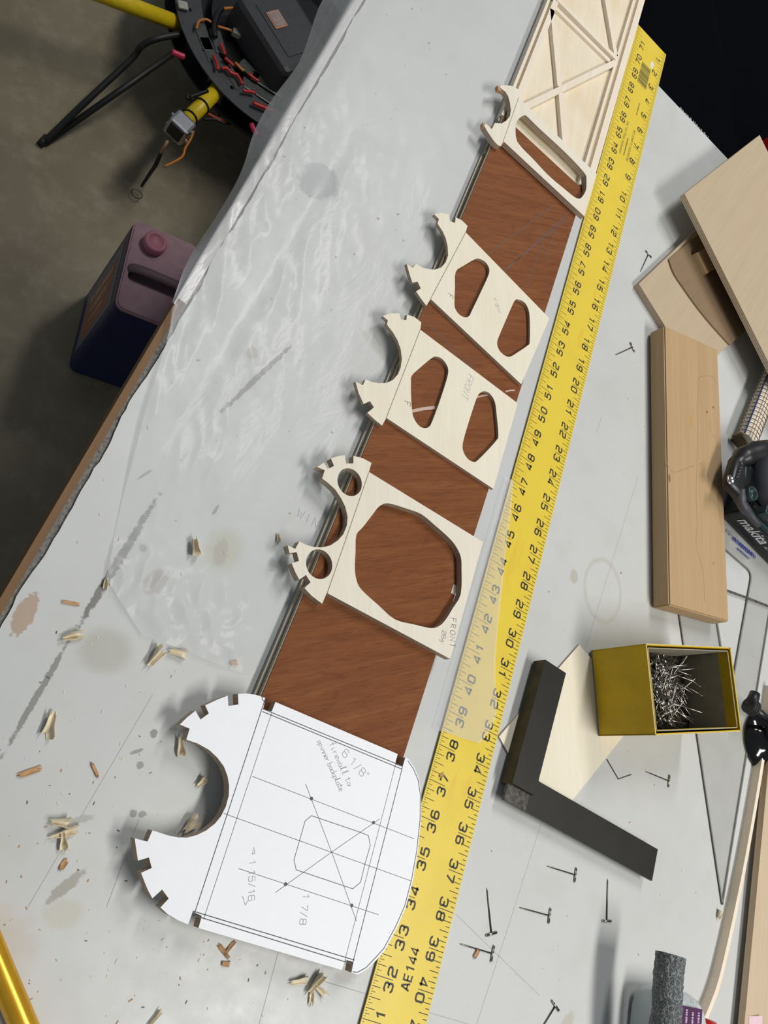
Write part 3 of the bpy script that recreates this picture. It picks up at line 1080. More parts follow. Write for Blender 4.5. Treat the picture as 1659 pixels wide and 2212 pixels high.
b = MB().box((rx(ny0) - 0.08, ny0 - 0.16, 0.36), (0.16, 0.3, 0.06))
b.build('slot_tab', ['spruce'], fus)
# blocks seen in the ledge gap
for yy in (-9.4, -8.7, -1.2, 3.1, 6.2, 13.2, 14.1, 15.0):
    MB().box((lxo(yy) + 0.06, yy, 0.195), (0.08, rnd.uniform(.25, .5), 0.09)).build('gap_block', ['strip_edge'], fus)
# rails of the open rear bay
ZR = 0.43


def rail(name, x0f, x1f, y0, y1, z1, z0=ZRF, mat='spruce'):
    n = 12
    P = [(x0f(y0 + (y1 - y0) * i / n), y0 + (y1 - y0) * i / n) for i in range(n + 1)]
    P += [(x1f(y1 - (y1 - y0) * i / n), y1 - (y1 - y0) * i / n) for i in range(n + 1)]
    return MB().prism(P, z0, z1, side=0).build(name, [mat], fus)


rail('longeron', lambda y: lxo(y), lambda y: lxo(y) + 0.11, YM + .02, YE, 0.38, 0.012)
rail('longeron', lambda y: lxo(y) + 0.22, lambda y: lxo(y) + 0.48, YM + .1, YE, ZR)
rail('longeron', lambda y: rxo(y) - 0.62, lambda y: rxo(y) - 0.50, YM + .1, YE, ZR)
rail('longeron', lambda y: rxo(y) - 0.30, lambda y: rxo(y) + 0.02, YM + .1, YE, ZR - .02, 0.012)


def stick(p, q, wd, z0, z1, mat='spruce'):
    P, Q = Vector(U(*p, z1)[:2]), Vector(U(*q, z1)[:2])
    d = (Q - P).normalized()
    nrm = Vector((-d.y, d.x)) * (wd / 2)
    return MB().prism([tuple(P + nrm), tuple(P - nrm), tuple(Q - nrm), tuple(Q + nrm)], z0, z1, side=0).build('truss_stick', [mat], fus)


stick((1193, 20), (1209, 187), 0.24, ZRF, ZR)
stick((1211, 197), (1222, 335), 0.24, ZRF, ZR)
stick((1130, 233), (1331, 134), 0.25, ZRF, ZR + 0.01)
stick((1200, -8), (1332, 126), 0.24, ZRF, ZR + 0.04)
stick((1190, 6), (1318, 132), 0.20, ZRF, 0.36)
stick((1300, -60), (1331, 120), 0.24, ZRF, ZR)
stick((1300, -70), (1190, -8), 0.24, ZRF, ZR)
stick((1300, -80), (1405, -60), 0.24, ZRF, ZR)
# construction lines ruled on the mahogany
for a, c in (((1243, 445), (1070, 605)), ((1200, 440), (1050, 552)), ((1228, 470), (1088, 585)), ((1180, 502), (1137, 622)), ((925, 700), (1025, 800)), ((1212, 475), (1175, 560))):
    MB().stroke(UL((a, c), ZM + .002), 0.016, ZM + 0.003).build('pencil_line', ['print_line'], fus)
for a, c, wd in (((890, 888), (940, 880), 0.10), ((1030, 858), (1060, 853), 0.05), ((1092, 846), (1112, 843), 0.05)):
    b = MB().stroke(UL((a, ((a[0] + c[0]) / 2, (a[1] + c[1]) / 2 - 1), c), ZM + .002), wd, ZM + 0.004)
    tag(b.build('pale_scuff', ['label_pale'], fus), 'pale scraped streak on the mahogany')

# ================================================================== formers
def former(name, label, cat, z0, th, plates, notes=None):
    """plates: (part, outline px, [hole px], mats); traced on the top face"""
    z1 = z0 + th
    allp = [p for pl in plates for p in UL(pl[1], z1)]
    ctr = (sum(p[0] for p in allp) / len(allp), sum(p[1] for p in allp) / len(allp), z0)
    t = thing(name, label, cat, ctr)
    for part, ol, holes, mats in plates:
        hs = []
        for h in holes:
            if isinstance(h, tuple):            # round hole: centre px, radius inches
                c = U(h[0], h[1], z1)
                hs.append(arcpts(c, h[2], 0, 360, 32)[:-1])
            else:
                hs.append([tuple(q) for q in smooth_pts(UL(h, z1), 3, True)])
        MB().prism(UL(ol, z1), z0, z1, hs).build(part, mats, t)
    return t, z1


def seam(f, z, a, c):
    b_ = MB().stroke(UL((a, c), z), 0.022, z + 0.003)
    b_.build('glue_seam', ['seam_brown'], f)


BP = ['birch_ply', 'ply_edge']
BC = ['birch_ply_cream', 'ply_edge']
# -- the white paper-faced firewall
FW = [(573.5, 1508), (553, 1501), (532, 1498), (513.8, 1498.8), (515, 1521.6), (493.3, 1525), (491.5, 1502.8), (469, 1511.4), (443, 1523.7), (450.9, 1541.3), (433, 1554.4), (422, 1535.5),
      (403.7, 1550), (388.5, 1565), (409.5, 1574), (402.4, 1597.7), (427.3, 1606.3), (450.9, 1619.4), (469.2, 1636.4), (483.6, 1656), (491.5, 1677), (494.9, 1698), (494, 1719), (487.6, 1742.6),
      (477, 1763.6), (464, 1779.3), (445.6, 1793.7), (424.7, 1804), (403.7, 1809.5), (385.3, 1809), (364.4, 1805), (329, 1793.7), (318.5, 1818), (291, 1811), (294, 1834.4), (298, 1859),
      (321.6, 1852), (327.7, 1875), (304.6, 1885.5), (312, 1905), (319.8, 1923.5), (329, 1940.5), (350, 1921.4), (364.4, 1941), (346.5, 1960.2), (361.7, 1974.6), (382.7, 1987), (406.3, 1997),
      (416, 1969.3), (435.7, 1978.5), (428.6, 2004.7), (738, 2095.2), (745.5, 2072.8), (763.4, 2078), (759, 2101), (772.4, 2105), (793, 2093.7), (814, 2072.8), (832, 2051.9), (856, 2007),
      (876.8, 1959.4), (891.7, 1902.7), (902, 1843), (909.6, 1768.5), (909.6, 1714.8), (903.6, 1679), (894.7, 1658), (881.3, 1638.7), (875.3, 1636.6), (869.3, 1656.6), (852.9, 1650.7),
      (858.9, 1628.9), (594.9, 1516.4), (586.5, 1537.3), (568, 1531.3)]
ZW = ZM + 0.30
fw, zt = former('firewall_blank', 'white paper faced plywood firewall with toothed round shoulders lying nearest the camera', 'firewall', ZM, 0.30, [('ply_plate', FW, [], ['birch_ply', 'ply_edge'])])
MB().prism(UL(FW, zt), zt, zt + 0.006, side=0).build('paper_face', ['paper'], fw)
zp = zt + 0.009
b = MB()
for seg in ([(573.5, 1508), (418, 1980)], [(568, 1531.3), (870, 1655.5)], [(567, 1537), (868.5, 1661.5)], [(416.5, 1968), (766, 2074)], [(418, 1977), (763, 2083)],
            [(869.5, 1657), (757, 2100)], [(903, 1684), (908, 1716), (907.5, 1770), (900, 1840), (889, 1901), (874, 1958), (853, 2005), (829, 2049), (811, 2069), (791, 2090), (772, 2100.5), (762, 2099)],
            [(903, 1684), (893, 1661), (881, 1643)], [(566, 1505), (566.5, 1510), (569.5, 1514.5), (572, 1515)]):
    b.stroke(UL(seg, zp), 0.020, zp)
tag(b.build('printed_line', ['print_line'], fw), 'thin dark printed outlines')
b = MB()
for seg in ([(587, 1540), (440, 1985)], [(855, 1650), (745, 2075)], [(483, 1757), (888, 1903)], [(545, 1677), (895, 1812)], [(515, 1876), (818, 1976)],
            [(660, 1693), (720, 1850), (770, 1990)], [(595, 1928), (716, 1841), (820, 1769)]):
    b.stroke(UL(seg, zp), 0.014, zp)
b.stroke(UL([(673, 1762), (776, 1797), (796, 1805), (800, 1826), (788, 1868), (779, 1906), (762, 1920), (640, 1879), (635, 1858), (659, 1774), (673, 1762)], zp), 0.018, zp)
tag(b.build('pencil_line', ['pencil'], fw), 'grey ruled pencil construction lines')
b = MB()
for c in ((673, 1725), (807, 1777), (617, 1910), (760, 1956)):
    q = U(*c, zp)
    b.prism(arcpts(q, 0.045, 0, 360, 10)[:-1], zp, zp + 0.002, side=0)
b.build('punch_mark', ['print_line'], fw)
b = MB()
rd = lambda p, q: tuple(Vector(U(*q, zp)[:2]) - Vector(U(*p, zp)[:2]))
letters(b, '6 1/8"', U(738, 1630, zp)[:2], rd((738, 1630), (776, 1672)), 0.20, 0.014, zp)
letters(b, 'firewall to', U(710, 1606, zp)[:2], rd((710, 1606), (742, 1678)), 0.19, 0.012, zp, adv=.60, slant=.1)
letters(b, 'spinner backplate', U(684, 1600, zp)[:2], rd((684, 1600), (730, 1702)), 0.17, 0.012, zp, adv=.50, slant=.1)
letters(b, '1 15/16', U(538, 1858, zp)[:2], rd((538, 1858), (536, 1960)), 0.16, 0.013, zp, adv=.85)
letters(b, '1 7/8', U(655, 1930, zp)[:2], rd((655, 1930), (650, 1972)), 0.17, 0.014, zp, adv=.9)
b.stroke(UL([(524, 1936), (530, 1955), (536, 1945)], zp), 0.014, zp)
b.stroke(UL([(548, 1830), (545, 1845), (551, 1843), (548, 1830)], zp), 0.014, zp)
tag(b.build('pencil_note', ['pencil_soft'], fw), 'pencilled notes of sizes in small handwriting')

# -- former with one big opening
D1 = [(802.6, 1000), (783.8, 989.8), (763.4, 984.5), (763.4, 1000.8), (747.7, 1001.4), (744.6, 983.5), (730.5, 985), (714.8, 990.4), (721.7, 1006.4), (707.9, 1013.3), (699.7, 999), (689.7, 1005.5), (685, 1008.6),
      (701.6, 1015.5), (696, 1033.7), (708.5, 1043), (724.2, 1057.2), (736.7, 1076), (746, 1094.8), (750.9, 1116.7), (749.3, 1135.5), (741.4, 1154.4), (730.5, 1167), (714.8, 1177.9), (696, 1182.6),
      (677.2, 1181.6), (660, 1176.3), (646.5, 1169.4), (638, 1185.7), (621.4, 1177.9), (625.5, 1195), (641, 1192.6), (645.8, 1211.7), (630.2, 1217), (638, 1235.9), (646.5, 1252.2), (660.9, 1242),
      (671, 1257.8), (657.7, 1270.3), (674, 1287.6), (696, 1304.2), (707, 1278), (796.3, 1021)]
B1 = [(797.2, 1019.5), (1043.3, 1170.7), (972.5, 1423.3), (707.4, 1281.5)]
H1 = [(838, 1087), (881, 1099.5), (910.7, 1111), (940.5, 1135.5), (968.7, 1160.6), (984.4, 1179.4), (995.4, 1203), (997, 1229.6), (995.4, 1282.9), (978, 1314.2), (961, 1340.9), (946.8, 1353.4),
      (929.5, 1356.6), (893.5, 1348.7), (852.7, 1337.7), (818.2, 1308), (780.6, 1273.5), (769.7, 1251.5), (766.5, 1226.5), (768, 1192), (769.7, 1156), (783.8, 1138.7), (805.7, 1110.5), (818.2, 1094.8)]
f1, z1 = former('front_former', 'plywood former with one large rounded opening and two small round holes in its toothed arms', 'former', ZM, 0.25,
                [('deck_plate', D1, [(755.5, 1041.5, 0.40), (689.7, 1218.6, 0.40)], BP), ('body_plate', B1, [H1], BP)])
b = MB()
a, c = U(974, 1334, z1), U(972, 1378, z1)
letters(b, 'FRONT', a[:2], (c[0] - a[0], c[1] - a[1]), 0.19, 0.017, z1 + .003, adv=0.95)
a, c = U(955, 1362, z1), U(953, 1390, z1)
letters(b, '26g.', a[:2], (c[0] - a[0], c[1] - a[1]), 0.14, 0.014, z1 + .003, adv=0.9)
tag(b.build('pencil_note', ['pencil'], f1), 'pencilled note reading FRONT 26g')

seam(f1, z1, (796.5, 1021), (707, 1281))
# -- two formers with paired openings
D2 = [(910.2, 696.4), (895.3, 684.8), (879, 679.3), (877.7, 691.5), (866.8, 690.2), (862.7, 676.6), (843.7, 676.6), (827, 682.9), (837.8, 692), (835.6, 701), (849.2, 718.7), (858.7, 735), (865.4, 754),
      (868.2, 775.6), (865.4, 794.6), (860, 808), (849.2, 820.4), (835.6, 827), (819.3, 827.7), (803, 825), (789.5, 819.5), (784, 832), (767.8, 824.4), (774.6, 848.8), (785.4, 872.7), (799, 866.5),
      (807.7, 880), (793.6, 891.7), (808.5, 905.8), (825.3, 919.4), (834.0, 903.5), (908.0, 711.5)]
B2 = [(908.5, 712.5), (1118.2, 871), (1066, 1056.3), (834.3, 902.5)]
A2 = [(933.3, 772.9), (941.4, 770.2), (952.2, 773.4), (963, 785), (968.5, 800), (964.4, 821.7), (949.5, 867.8), (933.3, 911.2), (926.5, 922), (917, 924.8), (904.8, 919.4), (893.9, 903), (889.9, 884), (888, 855), (887.7, 827), (889.9, 810.9), (908.8, 793.2)]
C2 = [(1039, 847.5), (1047.2, 845.3), (1058, 850.2), (1068.9, 867.8), (1073, 897.7), (1076.5, 938.4), (1073, 950.6), (1052.6, 973.6), (1032.2, 994), (1024, 998), (1012, 992.6), (1002.4, 979), (999.2, 964), (1003.8, 941), (1018.7, 892.2), (1030.9, 857)]
f2, z2 = former('paired_former', 'plywood former with two slanted openings, larger of the pair, beside the big-holed former', 'former', ZM, 0.13,
                [('deck_plate', D2, [], BC), ('body_plate', B2, [A2, C2], BC)])
D3 = [(1010, 487.8), (997.8, 476), (984.3, 469.3), (982.9, 481.5), (972, 477.5), (970, 463.9), (955.8, 459.3), (938, 463), (948, 472.9), (945, 482.9), (955.8, 499.2), (962.6, 514), (967, 533), (968, 552),
      (962.6, 567), (953, 577.8), (939.5, 582.4), (926, 581.3), (912.4, 577.8), (898.3, 569.7), (891.2, 578.6), (878.5, 569.7), (884, 590), (890.7, 610.4), (902, 608.5), (909, 623), (898.8, 629.4),
      (909.7, 645.6), (921, 660.5), (929.6, 646.5), (1005.5, 502.5)]
B3 = [(1006, 501.9), (1186.9, 687.7), (1126, 830), (930, 645.6)]
A3 = [(1026.3, 559.6), (1037, 559.6), (1049.3, 567), (1056.7, 580.5), (1054.8, 595.4), (1039.9, 628), (1018, 674), (1014, 682), (1006, 685.5), (993.8, 680.9), (984.3, 668.7), (981.5, 655), (982.9, 619.9), (984.3, 587.3), (1001.9, 573.8)]
C3 = [(1111.7, 649.7), (1121.2, 647.5), (1133.4, 653.8), (1141.6, 668.7), (1144.3, 690.4), (1144.3, 736.5), (1140.2, 746), (1118.5, 760.9), (1102.2, 770.4), (1090, 767.7), (1077.8, 755.5), (1073.8, 739.2), (1080.5, 720.2), (1096.8, 682.2)]
f3, z3 = former('paired_former', 'plywood former with two slanted openings, third from the far end of the panel', 'former', ZM, 0.13,
                [('deck_plate', D3, [], BC), ('body_plate', B3, [A3, C3], BC)])
f3['label'] = 'plywood former with two slanted openings, smaller of the pair, next to the long-slot former'
seam(f2, z2, (908, 712), (834.2, 903))
seam(f3, z3, (1005.8, 502.2), (929.8, 646))
for f, zz, at, to, wrd in ((f2, z2, (874, 865), (872, 885), ((1012, 806), (1000, 846), 'FRONT')), (f3, z3, (968, 632), (965, 645), ((1060, 632), (1074, 668), 'xrow'))):
    b = MB()
    a, c = U(*at, zz), U(*to, zz)
    letters(b, 'F', a[:2], (c[0] - a[0], c[1] - a[1]), 0.22, 0.018, zz + .003)
    b.build('pencil_note', ['pencil'], f)
    b = MB()
    a, c = U(*wrd[0], zz), U(*wrd[1], zz)
    letters(b, wrd[2], a[:2], (c[0] - a[0], c[1] - a[1]), 0.24, 0.016, zz + .003, adv=.8, slant=.15)
    b.build('faint_note', ['pencil_faint'], f)

# -- far former with one long slot
D4 = [(1123.6, 195.5), (1109.8, 186.9), (1098.4, 184.4), (1086, 183.6), (1078.8, 187.7), (1087.8, 195), (1091.8, 198.2), (1097.5, 207.2), (1101.6, 221.8), (1103.6, 238), (1101.6, 251), (1093.5, 260.9), (1083.7, 266.6),
      (1069, 265.5), (1062.6, 278.8), (1049.5, 266.6), (1045.5, 270.7), (1050, 279), (1057.7, 291), (1067.4, 305), (1075, 313), (1082, 316), (1086.5, 306), (1120.3, 211)]
B4 = [(1121, 209.5), (1127.3, 217), (1288.8, 376.5), (1262.7, 467.6), (1087.2, 304.5)]
H4 = [(1131, 249.5), (1137.4, 250.3), (1158, 270.5), (1181, 292), (1203, 312), (1225, 333), (1245, 353.5), (1261, 371.6), (1266, 379.7), (1266.8, 387.9), (1265.7, 410.6), (1256.2, 426.9), (1248, 428.6),
      (1238.3, 423.7), (1218, 407), (1196, 389), (1176, 370), (1153, 345), (1133, 325), (1122.5, 313), (1116.3, 303.2), (1113.8, 287), (1114.6, 267.4), (1121, 256)]
f4, z4 = former('slotted_former', 'plywood former with one long slanted slot lying over the start of the open truss', 'former', 0.435, 0.22,
                [('deck_plate', D4, [], BP), ('body_plate', B4, [H4], BP)])
seam(f4, z4, (1120.6, 210.5), (1087, 305))
b = MB()
q, r_ = U(1086, 303, z4), U(1079, 189, z4)
b.box((q[0], q[1] - .02, z4 - 0.10), (0.16, 0.14, 0.14), rz=0.5)
b.box((r_[0] + .02, r_[1], z4 - 0.10), (0.16, 0.18, 0.16), rz=0.5)
q = U(1048, 270, z4)
b.box((q[0], q[1], z4 - 0.11), (0.14, 0.2, 0.16), rz=0.3)
tag(b.build('scorched_corner', ['shaving_tan'], f4), 'scorched brown corners')

# ================================================================== steel try square
sq = thing('try_square', 'dark steel try square with thick stock and flat blade lying over a plywood offcut', 'try square', (4, -6, 0.07))
zs = 0.60
st = [U(1178.5, 1425, zs)[:2], U(1221.2, 1457, zs)[:2], U(1154, 1719.8, zs)[:2], U(1106.9, 1691.3, zs)[:2]]
A, B_ = Vector(st[0]), Vector(st[3])
dv = (A - B_).normalized()
du = Vector((dv.y, -dv.x))
Ls = (A - B_).length
ws = 0.93
O = Vector(st[3])


def sqp(u, v):
    return tuple(O + du * u + dv * v)


def chamf(u0, v0, u1, v1):
    return [sqp(u0, v0), sqp(u1, v0), sqp(u1, v1), sqp(u0, v1)]


b = MB().prism(chamf(0, 0.0, ws, Ls), 0.07, zs, side=1)
b.build('stock', ['steel_dark', 'steel_brown'], sq)
zb0, zb1 = 0.30, 0.40
bt = [U(1421, 1835, zb1), U(1409, 1902, zb1)]
Lb = (Vector(bt[0][:2]) - O).dot(du)
vb1 = (Vector(U(1420, 1834, zb1)[:2]) - O).dot(dv)
vb0 = vb1 - 1.0
b = MB().prism(chamf(0.015, vb0, Lb, vb1), zb0, zb1, side=1)
b.build('blade', ['steel_dark', 'steel_rubbed'], sq)
MB().prism(chamf(0.03, vb0 + .02, 0.9, 0.0), zb1 - 0.02, zb1 + 0.004, side=0).build('worn_tang', ['steel_rubbed'], sq)
print('SQUARE', Ls, Lb, vb0, vb1)

# ================================================================== plywood offcut under the square
OC = [(1251.3, 1392.5), (1078, 1591), (1100, 1630), (1226, 1742), (1341.6, 1596.5), (1400, 1520), (1273, 1417.8)]
oc = MB().prism(UL(OC, 0.065), 0.002, 0.065).build('plywood_offcut', ['birch_ply_cream', 'ply_edge'])
tag(oc, 'thin pale plywood offcut under the steel square and the yellow pin box', 'plywood')

# ================================================================== yellow box of pins
HB = 2.35
bx = [Vector(U(1390, 1391, HB)[:2]), Vector(U(1574, 1398, HB)[:2]), Vector(U(1605.8, 1580, HB)[:2]), Vector(U(1421, 1587, HB)[:2])]
bu = ((bx[1] - bx[0]) + (bx[2] - bx[3])).normalized()
bv = ((bx[3] - bx[0]) + (bx[2] - bx[1])).normalized()
bv = (bv - bu * bv.dot(bu)).normalized()
LU = ((bx[1] - bx[0]).length + (bx[2] - bx[3]).length) / 2
LV = ((bx[3] - bx[0]).length + (bx[2] - bx[1]).length) / 2
bc = (bx[0] + bx[1] + bx[2] + bx[3]) / 4
z0b = 0.07


def bp(u, v):                   # u, v in inches from the box centre
    return tuple(bc + bu * u + bv * v)


def brect(u0, v0, u1, v1):
    return [bp(u0, v0), bp(u1, v0), bp(u1, v1), bp(u0, v1)]


pb = thing('pin_box', 'open yellow cardboard box full of steel pins', 'box', (bc.x, bc.y, z0b))
hu, hv, tw = LU / 2, LV / 2, 0.05
MB().prism(brect(-hu, -hv, hu, hv), z0b, z0b + 0.06, side=0).build('box_floor', ['box_lining'], pb)
for (u0, v0, u1, v1) in ((-hu, -hv, -hu + tw, hv), (hu - tw, -hv, hu, hv), (-hu, -hv, hu, -hv + tw), (-hu, hv - tw, hu, hv)):
    w_ = MB().prism(brect(u0, v0, u1, v1), z0b, HB, side=0).build('box_wall', ['box_yellow'], pb)
ti = tw + 0.09
# loose inner sleeve with its grey lining
for (u0, v0, u1, v1, fl_) in ((-hu + ti - .03, -hv + ti, -hu + ti, hv - ti, (1, 0)), (hu - ti, -hv + ti, hu - ti + .03, hv - ti, (-1, 0)),
                              (-hu + ti, -hv + ti - .03, hu - ti, -hv + ti, (0, 1)), (-hu + ti, hv - ti, hu - ti, hv - ti + .03, (0, -1))):
    b = MB().prism(brect(u0, v0, u1, v1), z0b + 0.06, HB - 0.04, side=0)
    b.build('inner_sleeve', ['box_lining'], pb)
for (u0, v0, u1, v1) in ((hu - ti - .012, -hv + ti, hu - ti - .004, hv - ti - .02), (-hu + ti + .004, -hv + ti, -hu + ti + .012, hv - ti), (-hu + ti, hv - ti - .012, hu - ti, hv - ti - .004)):
    MB().prism(brect(u0, v0, u1, v1), HB - 0.42, HB - 0.045, side=0).build('lining_band', ['box_yellow'], pb)
b = MB()
for (u0, v0, u1, v1) in ((-hu - .006, -hv - .006, -hu + .02, hv + .006), (hu - .02, -hv, hu + .006, hv), (-hu, -hv - .006, hu, -hv + .02), (-hu, hv - .02, hu, hv + .006)):
    b.prism(brect(u0, v0, u1, v1), HB - 0.015, HB + 0.004, side=0)
tag(b.build('worn_rim', ['box_rim'], pb), 'scuffed pale rim')

# T-pins -----------------------------------------------------------
PINL, PINW = 1.2, 0.38


def pin_mesh(mb, dark=False):
    mb.tube([(0, 0, 0.03), (0, -PINL + .08, 0.018), (0, -PINL, 0.004)], [0.019, 0.017, 0.003], 6)
    for dy in (0.022, -0.012):
        mb.tube([(-PINW / 2, dy, 0.03), (PINW / 2, dy, 0.03)], 0.019, 6)
    for sx in (-1, 1):
        mb.tube([(sx * PINW / 2, 0.024, 0.03), (sx * (PINW / 2 + .014), 0.005, 0.03), (sx * PINW / 2, -0.014, 0.03)], 0.019, 6)


# heap in the box: a mound, then single pins on top
def heap_h(u, v):
    g = math.exp(-(max(0.0, u + 0.7) / 1.15) ** 2) * (0.88 + 0.12 * math.cos(v * 1.6))
    return 0.45 + 0.95 * g


V, F = [], []
n1, n2 = 40, 28
for j in range(n2 + 1):
    for i in range(n1 + 1):
        u = -hu + ti + .02 + (2 * hu - 2 * ti - .04) * i / n1
        v = -hv + ti + .02 + (2 * hv - 2 * ti - .04) * j / n2
        q = bp(u, v)
        z = z0b + 0.07 + heap_h(u, v) - 0.14 + rnd.uniform(-.05, .05)
        V.append((q[0], q[1], max(z0b + .07, z)))
for j in range(n2):
    for i in range(n1):
        q = j * (n1 + 1) + i
        F.append((q, q + 1, q + n1 + 2, q + n1 + 1))
hp = MB()
hp.add(V, F, 0)
for k in range(1300):            # jumbled pins that nobody could count
    u = max(-hu + .3, min(hu - .4, rnd.uniform(-2.0, 1.2)))
    v = rnd.uniform(-hv + .3, hv - .3)
    a, e = rnd.uniform(0, 6.28), rnd.gauss(0, 0.28)
    q = bp(u, v)
    z = z0b + 0.02 + heap_h(u, v) + rnd.uniform(-.12, .02)
    d = Vector((math.cos(a) * math.cos(e), math.sin(a) * math.cos(e), math.sin(e)))
    L = rnd.uniform(.35, .55)
    P, Q = Vector((q[0], q[1], z)) - d * L, Vector((q[0], q[1], z)) + d * L
    ok = True
    for X in (P, Q):
        r2 = Vector(X[:2]) - bc
        if abs(r2.dot(bu)) > hu - ti - .03 or abs(r2.dot(bv)) > hv - ti - .03 or X.z < z0b + .08:
            ok = False
    if ok:
        hp.tube([P, Q], [0.017, 0.012], 4, mi=1)
tag(hp.build('pin_heap', ['pin_heap', 'pin_steel_dark']), 'dense jumbled heap of steel pins filling the yellow box', 'pins', None, 'stuff')
b = MB()
pin_mesh(b)
me_pin = None
cnt = 0
tries = 0
while cnt < 160 and tries < 8000:
    tries += 1
    u = max(-hu + .2, min(hu - .3, rnd.uniform(-1.9, 1.1)))
    v = rnd.uniform(-hv + .2, hv - .2)
    a, e = rnd.uniform(0, 6.28), rnd.gauss(0.05, 0.30)
    q = bp(u, v)
    z = z0b + 0.10 + heap_h(u, v) + rnd.uniform(-.06, .14)
    M = Matrix.Translation((q[0] * S, q[1] * S, z * S)) @ Matrix.Rotation(a, 4, 'Z') @ Matrix.Rotation(e, 4, 'X') @ Matrix.Rotation(rnd.uniform(-.6, .6), 4, 'Y')
    ok = True
    for X in ((0, 0, 0), (0, -PINL, 0), (-PINW / 2, 0, 0), (PINW / 2, 0, 0)):
        X = (M @ (Vector(X) * S)) / S
        r2 = Vector(X[:2]) - bc
        if abs(r2.dot(bu)) > hu - ti - .05 or abs(r2.dot(bv)) > hv - ti - .05 or X.z < z0b + .12:
            ok = False
    if not ok:
        continue
    if me_pin is None:
        o = b.build('steel_pin', ['pin_steel'], None, True, (0, 0, 0))
        me_pin = o.data
    else:
        o = bpy.data.objects.new('steel_pin', me_pin)
        COL.objects.link(o)
    o.matrix_world = M
    tag(o, 'single steel T-pin lying on the heap inside the yellow box', 'pin', 'pins on top of the heap in the box')
    cnt += 1

# loose T-pins on the bench: head centre and tip as photo pixels
ps = MB().tube([(0, 0, 0.03), (0, -PINL + .08, 0.018), (0, -PINL, 0.004)], [0.019, 0.017, 0.003], 6)
ph = MB()
for dy in (0.022, -0.012):
    ph.tube([(-PINW / 2, dy, 0.03), (PINW / 2, dy, 0.03)], 0.019, 6)
for sx in (-1, 1):
    ph.tube([(sx * PINW / 2, 0.024, 0.03), (sx * (PINW / 2 + .014), 0.005, 0.03), (sx * PINW / 2, -0.014, 0.03)], 0.019, 6)
ms = mh = None
for hd, tip, lab in (((1401, 549), (1384, 585), 'steel T-pin beside the yellow straightedge at its number 13, below the plywood boards'),
                     ((1366, 750), (1331, 766), 'steel T-pin on bare laminate left of the pine block'),
                     ((1445, 1687), (1393, 1666), 'steel T-pin in front of the yellow pin box'),
                     ((1243, 1890), (1182, 1871), 'steel T-pin below the middle of the steel square blade'),
                     ((1062, 2017), (1051, 1916), 'steel T-pin standing nearly in line with the straightedge, close to its number 38'),
                     ((1187, 1978), (1121, 1960), 'steel T-pin between two others in the middle of the loose pins'),
                     ((1311, 1989), (1312, 1894), 'steel T-pin pointing at the tip of the square blade, rightmost of the loose pins'),
                     ((1064, 2060), (991, 2038), 'steel T-pin with a wood crumb on its shaft, nearest the straightedge'),
                     ((1200, 2173), (1170, 2220), 'steel T-pin cut by the bottom edge of the picture')):
    H, T = Vector(U(*hd, 0.03)), Vector(U(*tip, 0.005))
    d = T - H
    t = thing('t_pin', lab, 'pin', (H.x, H.y, 0.0), 'loose T-pins on the bench')
    if ms is None:
        o1 = ps.build('shaft', ['pin_steel_dark'], None, True, (0, 0, 0))
        o2 = ph.build('head_loop', ['pin_steel'], None, True, (0, 0, 0))
        ms, mh = o1.data, o2.data
    else:
        o1, o2 = bpy.data.objects.new('shaft', ms), bpy.data.objects.new('head_loop', mh)
        COL.objects.link(o1)
        COL.objects.link(o2)
    for o in (o1, o2):
        o.parent = t
        o.location = (0, 0, 0)
    t.rotation_euler.z = math.atan2(d.y, d.x) + math.pi / 2
b = MB().tube([U(1311, 1640, .02), U(1336, 1683, .02), U(1364, 1673, .02)], 0.014, 6)
tag(b.build('bent_wire', ['pin_steel_dark']), 'thin L-bent wire beside the plywood offcut', 'wire')

# ================================================================== acrylic drafting triangle
T0 = Vector((13.2, -7.62))
dD = Vector((math.cos(math.radians(86)), math.sin(math.radians(86))))
LD = 14.0
P1 = T0 + dD * LD
P2 = P1 + Vector((-dD.y, dD.x)) * (LD * math.tan(math.radians(30)))
ic = Vector((12.62, 5.0))       # rounded inner corner
iA = Vector((math.cos(math.radians(116)), math.sin(math.radians(116))))
c1 = ic + Vector((-dD.y, dD.x)) * 5.2
pB = Vector((10.96, 1.98))
# inner left edge through pB parallel to the long edge
s_ = ((c1 - ic).x * (pB.y - ic.y) - (c1 - ic).y * (pB.x - ic.x)) / ((c1 - ic).x * (-iA.y) + (c1 - ic).y * iA.x)
I1 = pB + iA * s_
dn = -dD
s2 = ((pB - ic).x * dn.y - (pB - ic).y * dn.x) / (-iA.x * dn.y + iA.y * dn.x)
I2 = pB + iA * s2 if True else pB


def isect(p, d, q, e):
    den = d.x * e.y - d.y * e.x
    t = ((q - p).x * e.y - (q - p).y * e.x) / den
    return p + d * t


nD = Vector((-dD.y, dD.x))
I1 = isect(pB, iA, ic, nD)
I2 = isect(pB, iA, ic, dD)


def fillet(p, a, c, r):
    d1, d2 = (a - p).normalized(), (c - p).normalized()
    out = []
    for i in range(6):
        t = i / 5
        q = (p + d1 * r) * (1 - t) ** 2 + p * 2 * t * (1 - t) + (p + d2 * r) * t * t
        out.append(tuple(q))
    return out


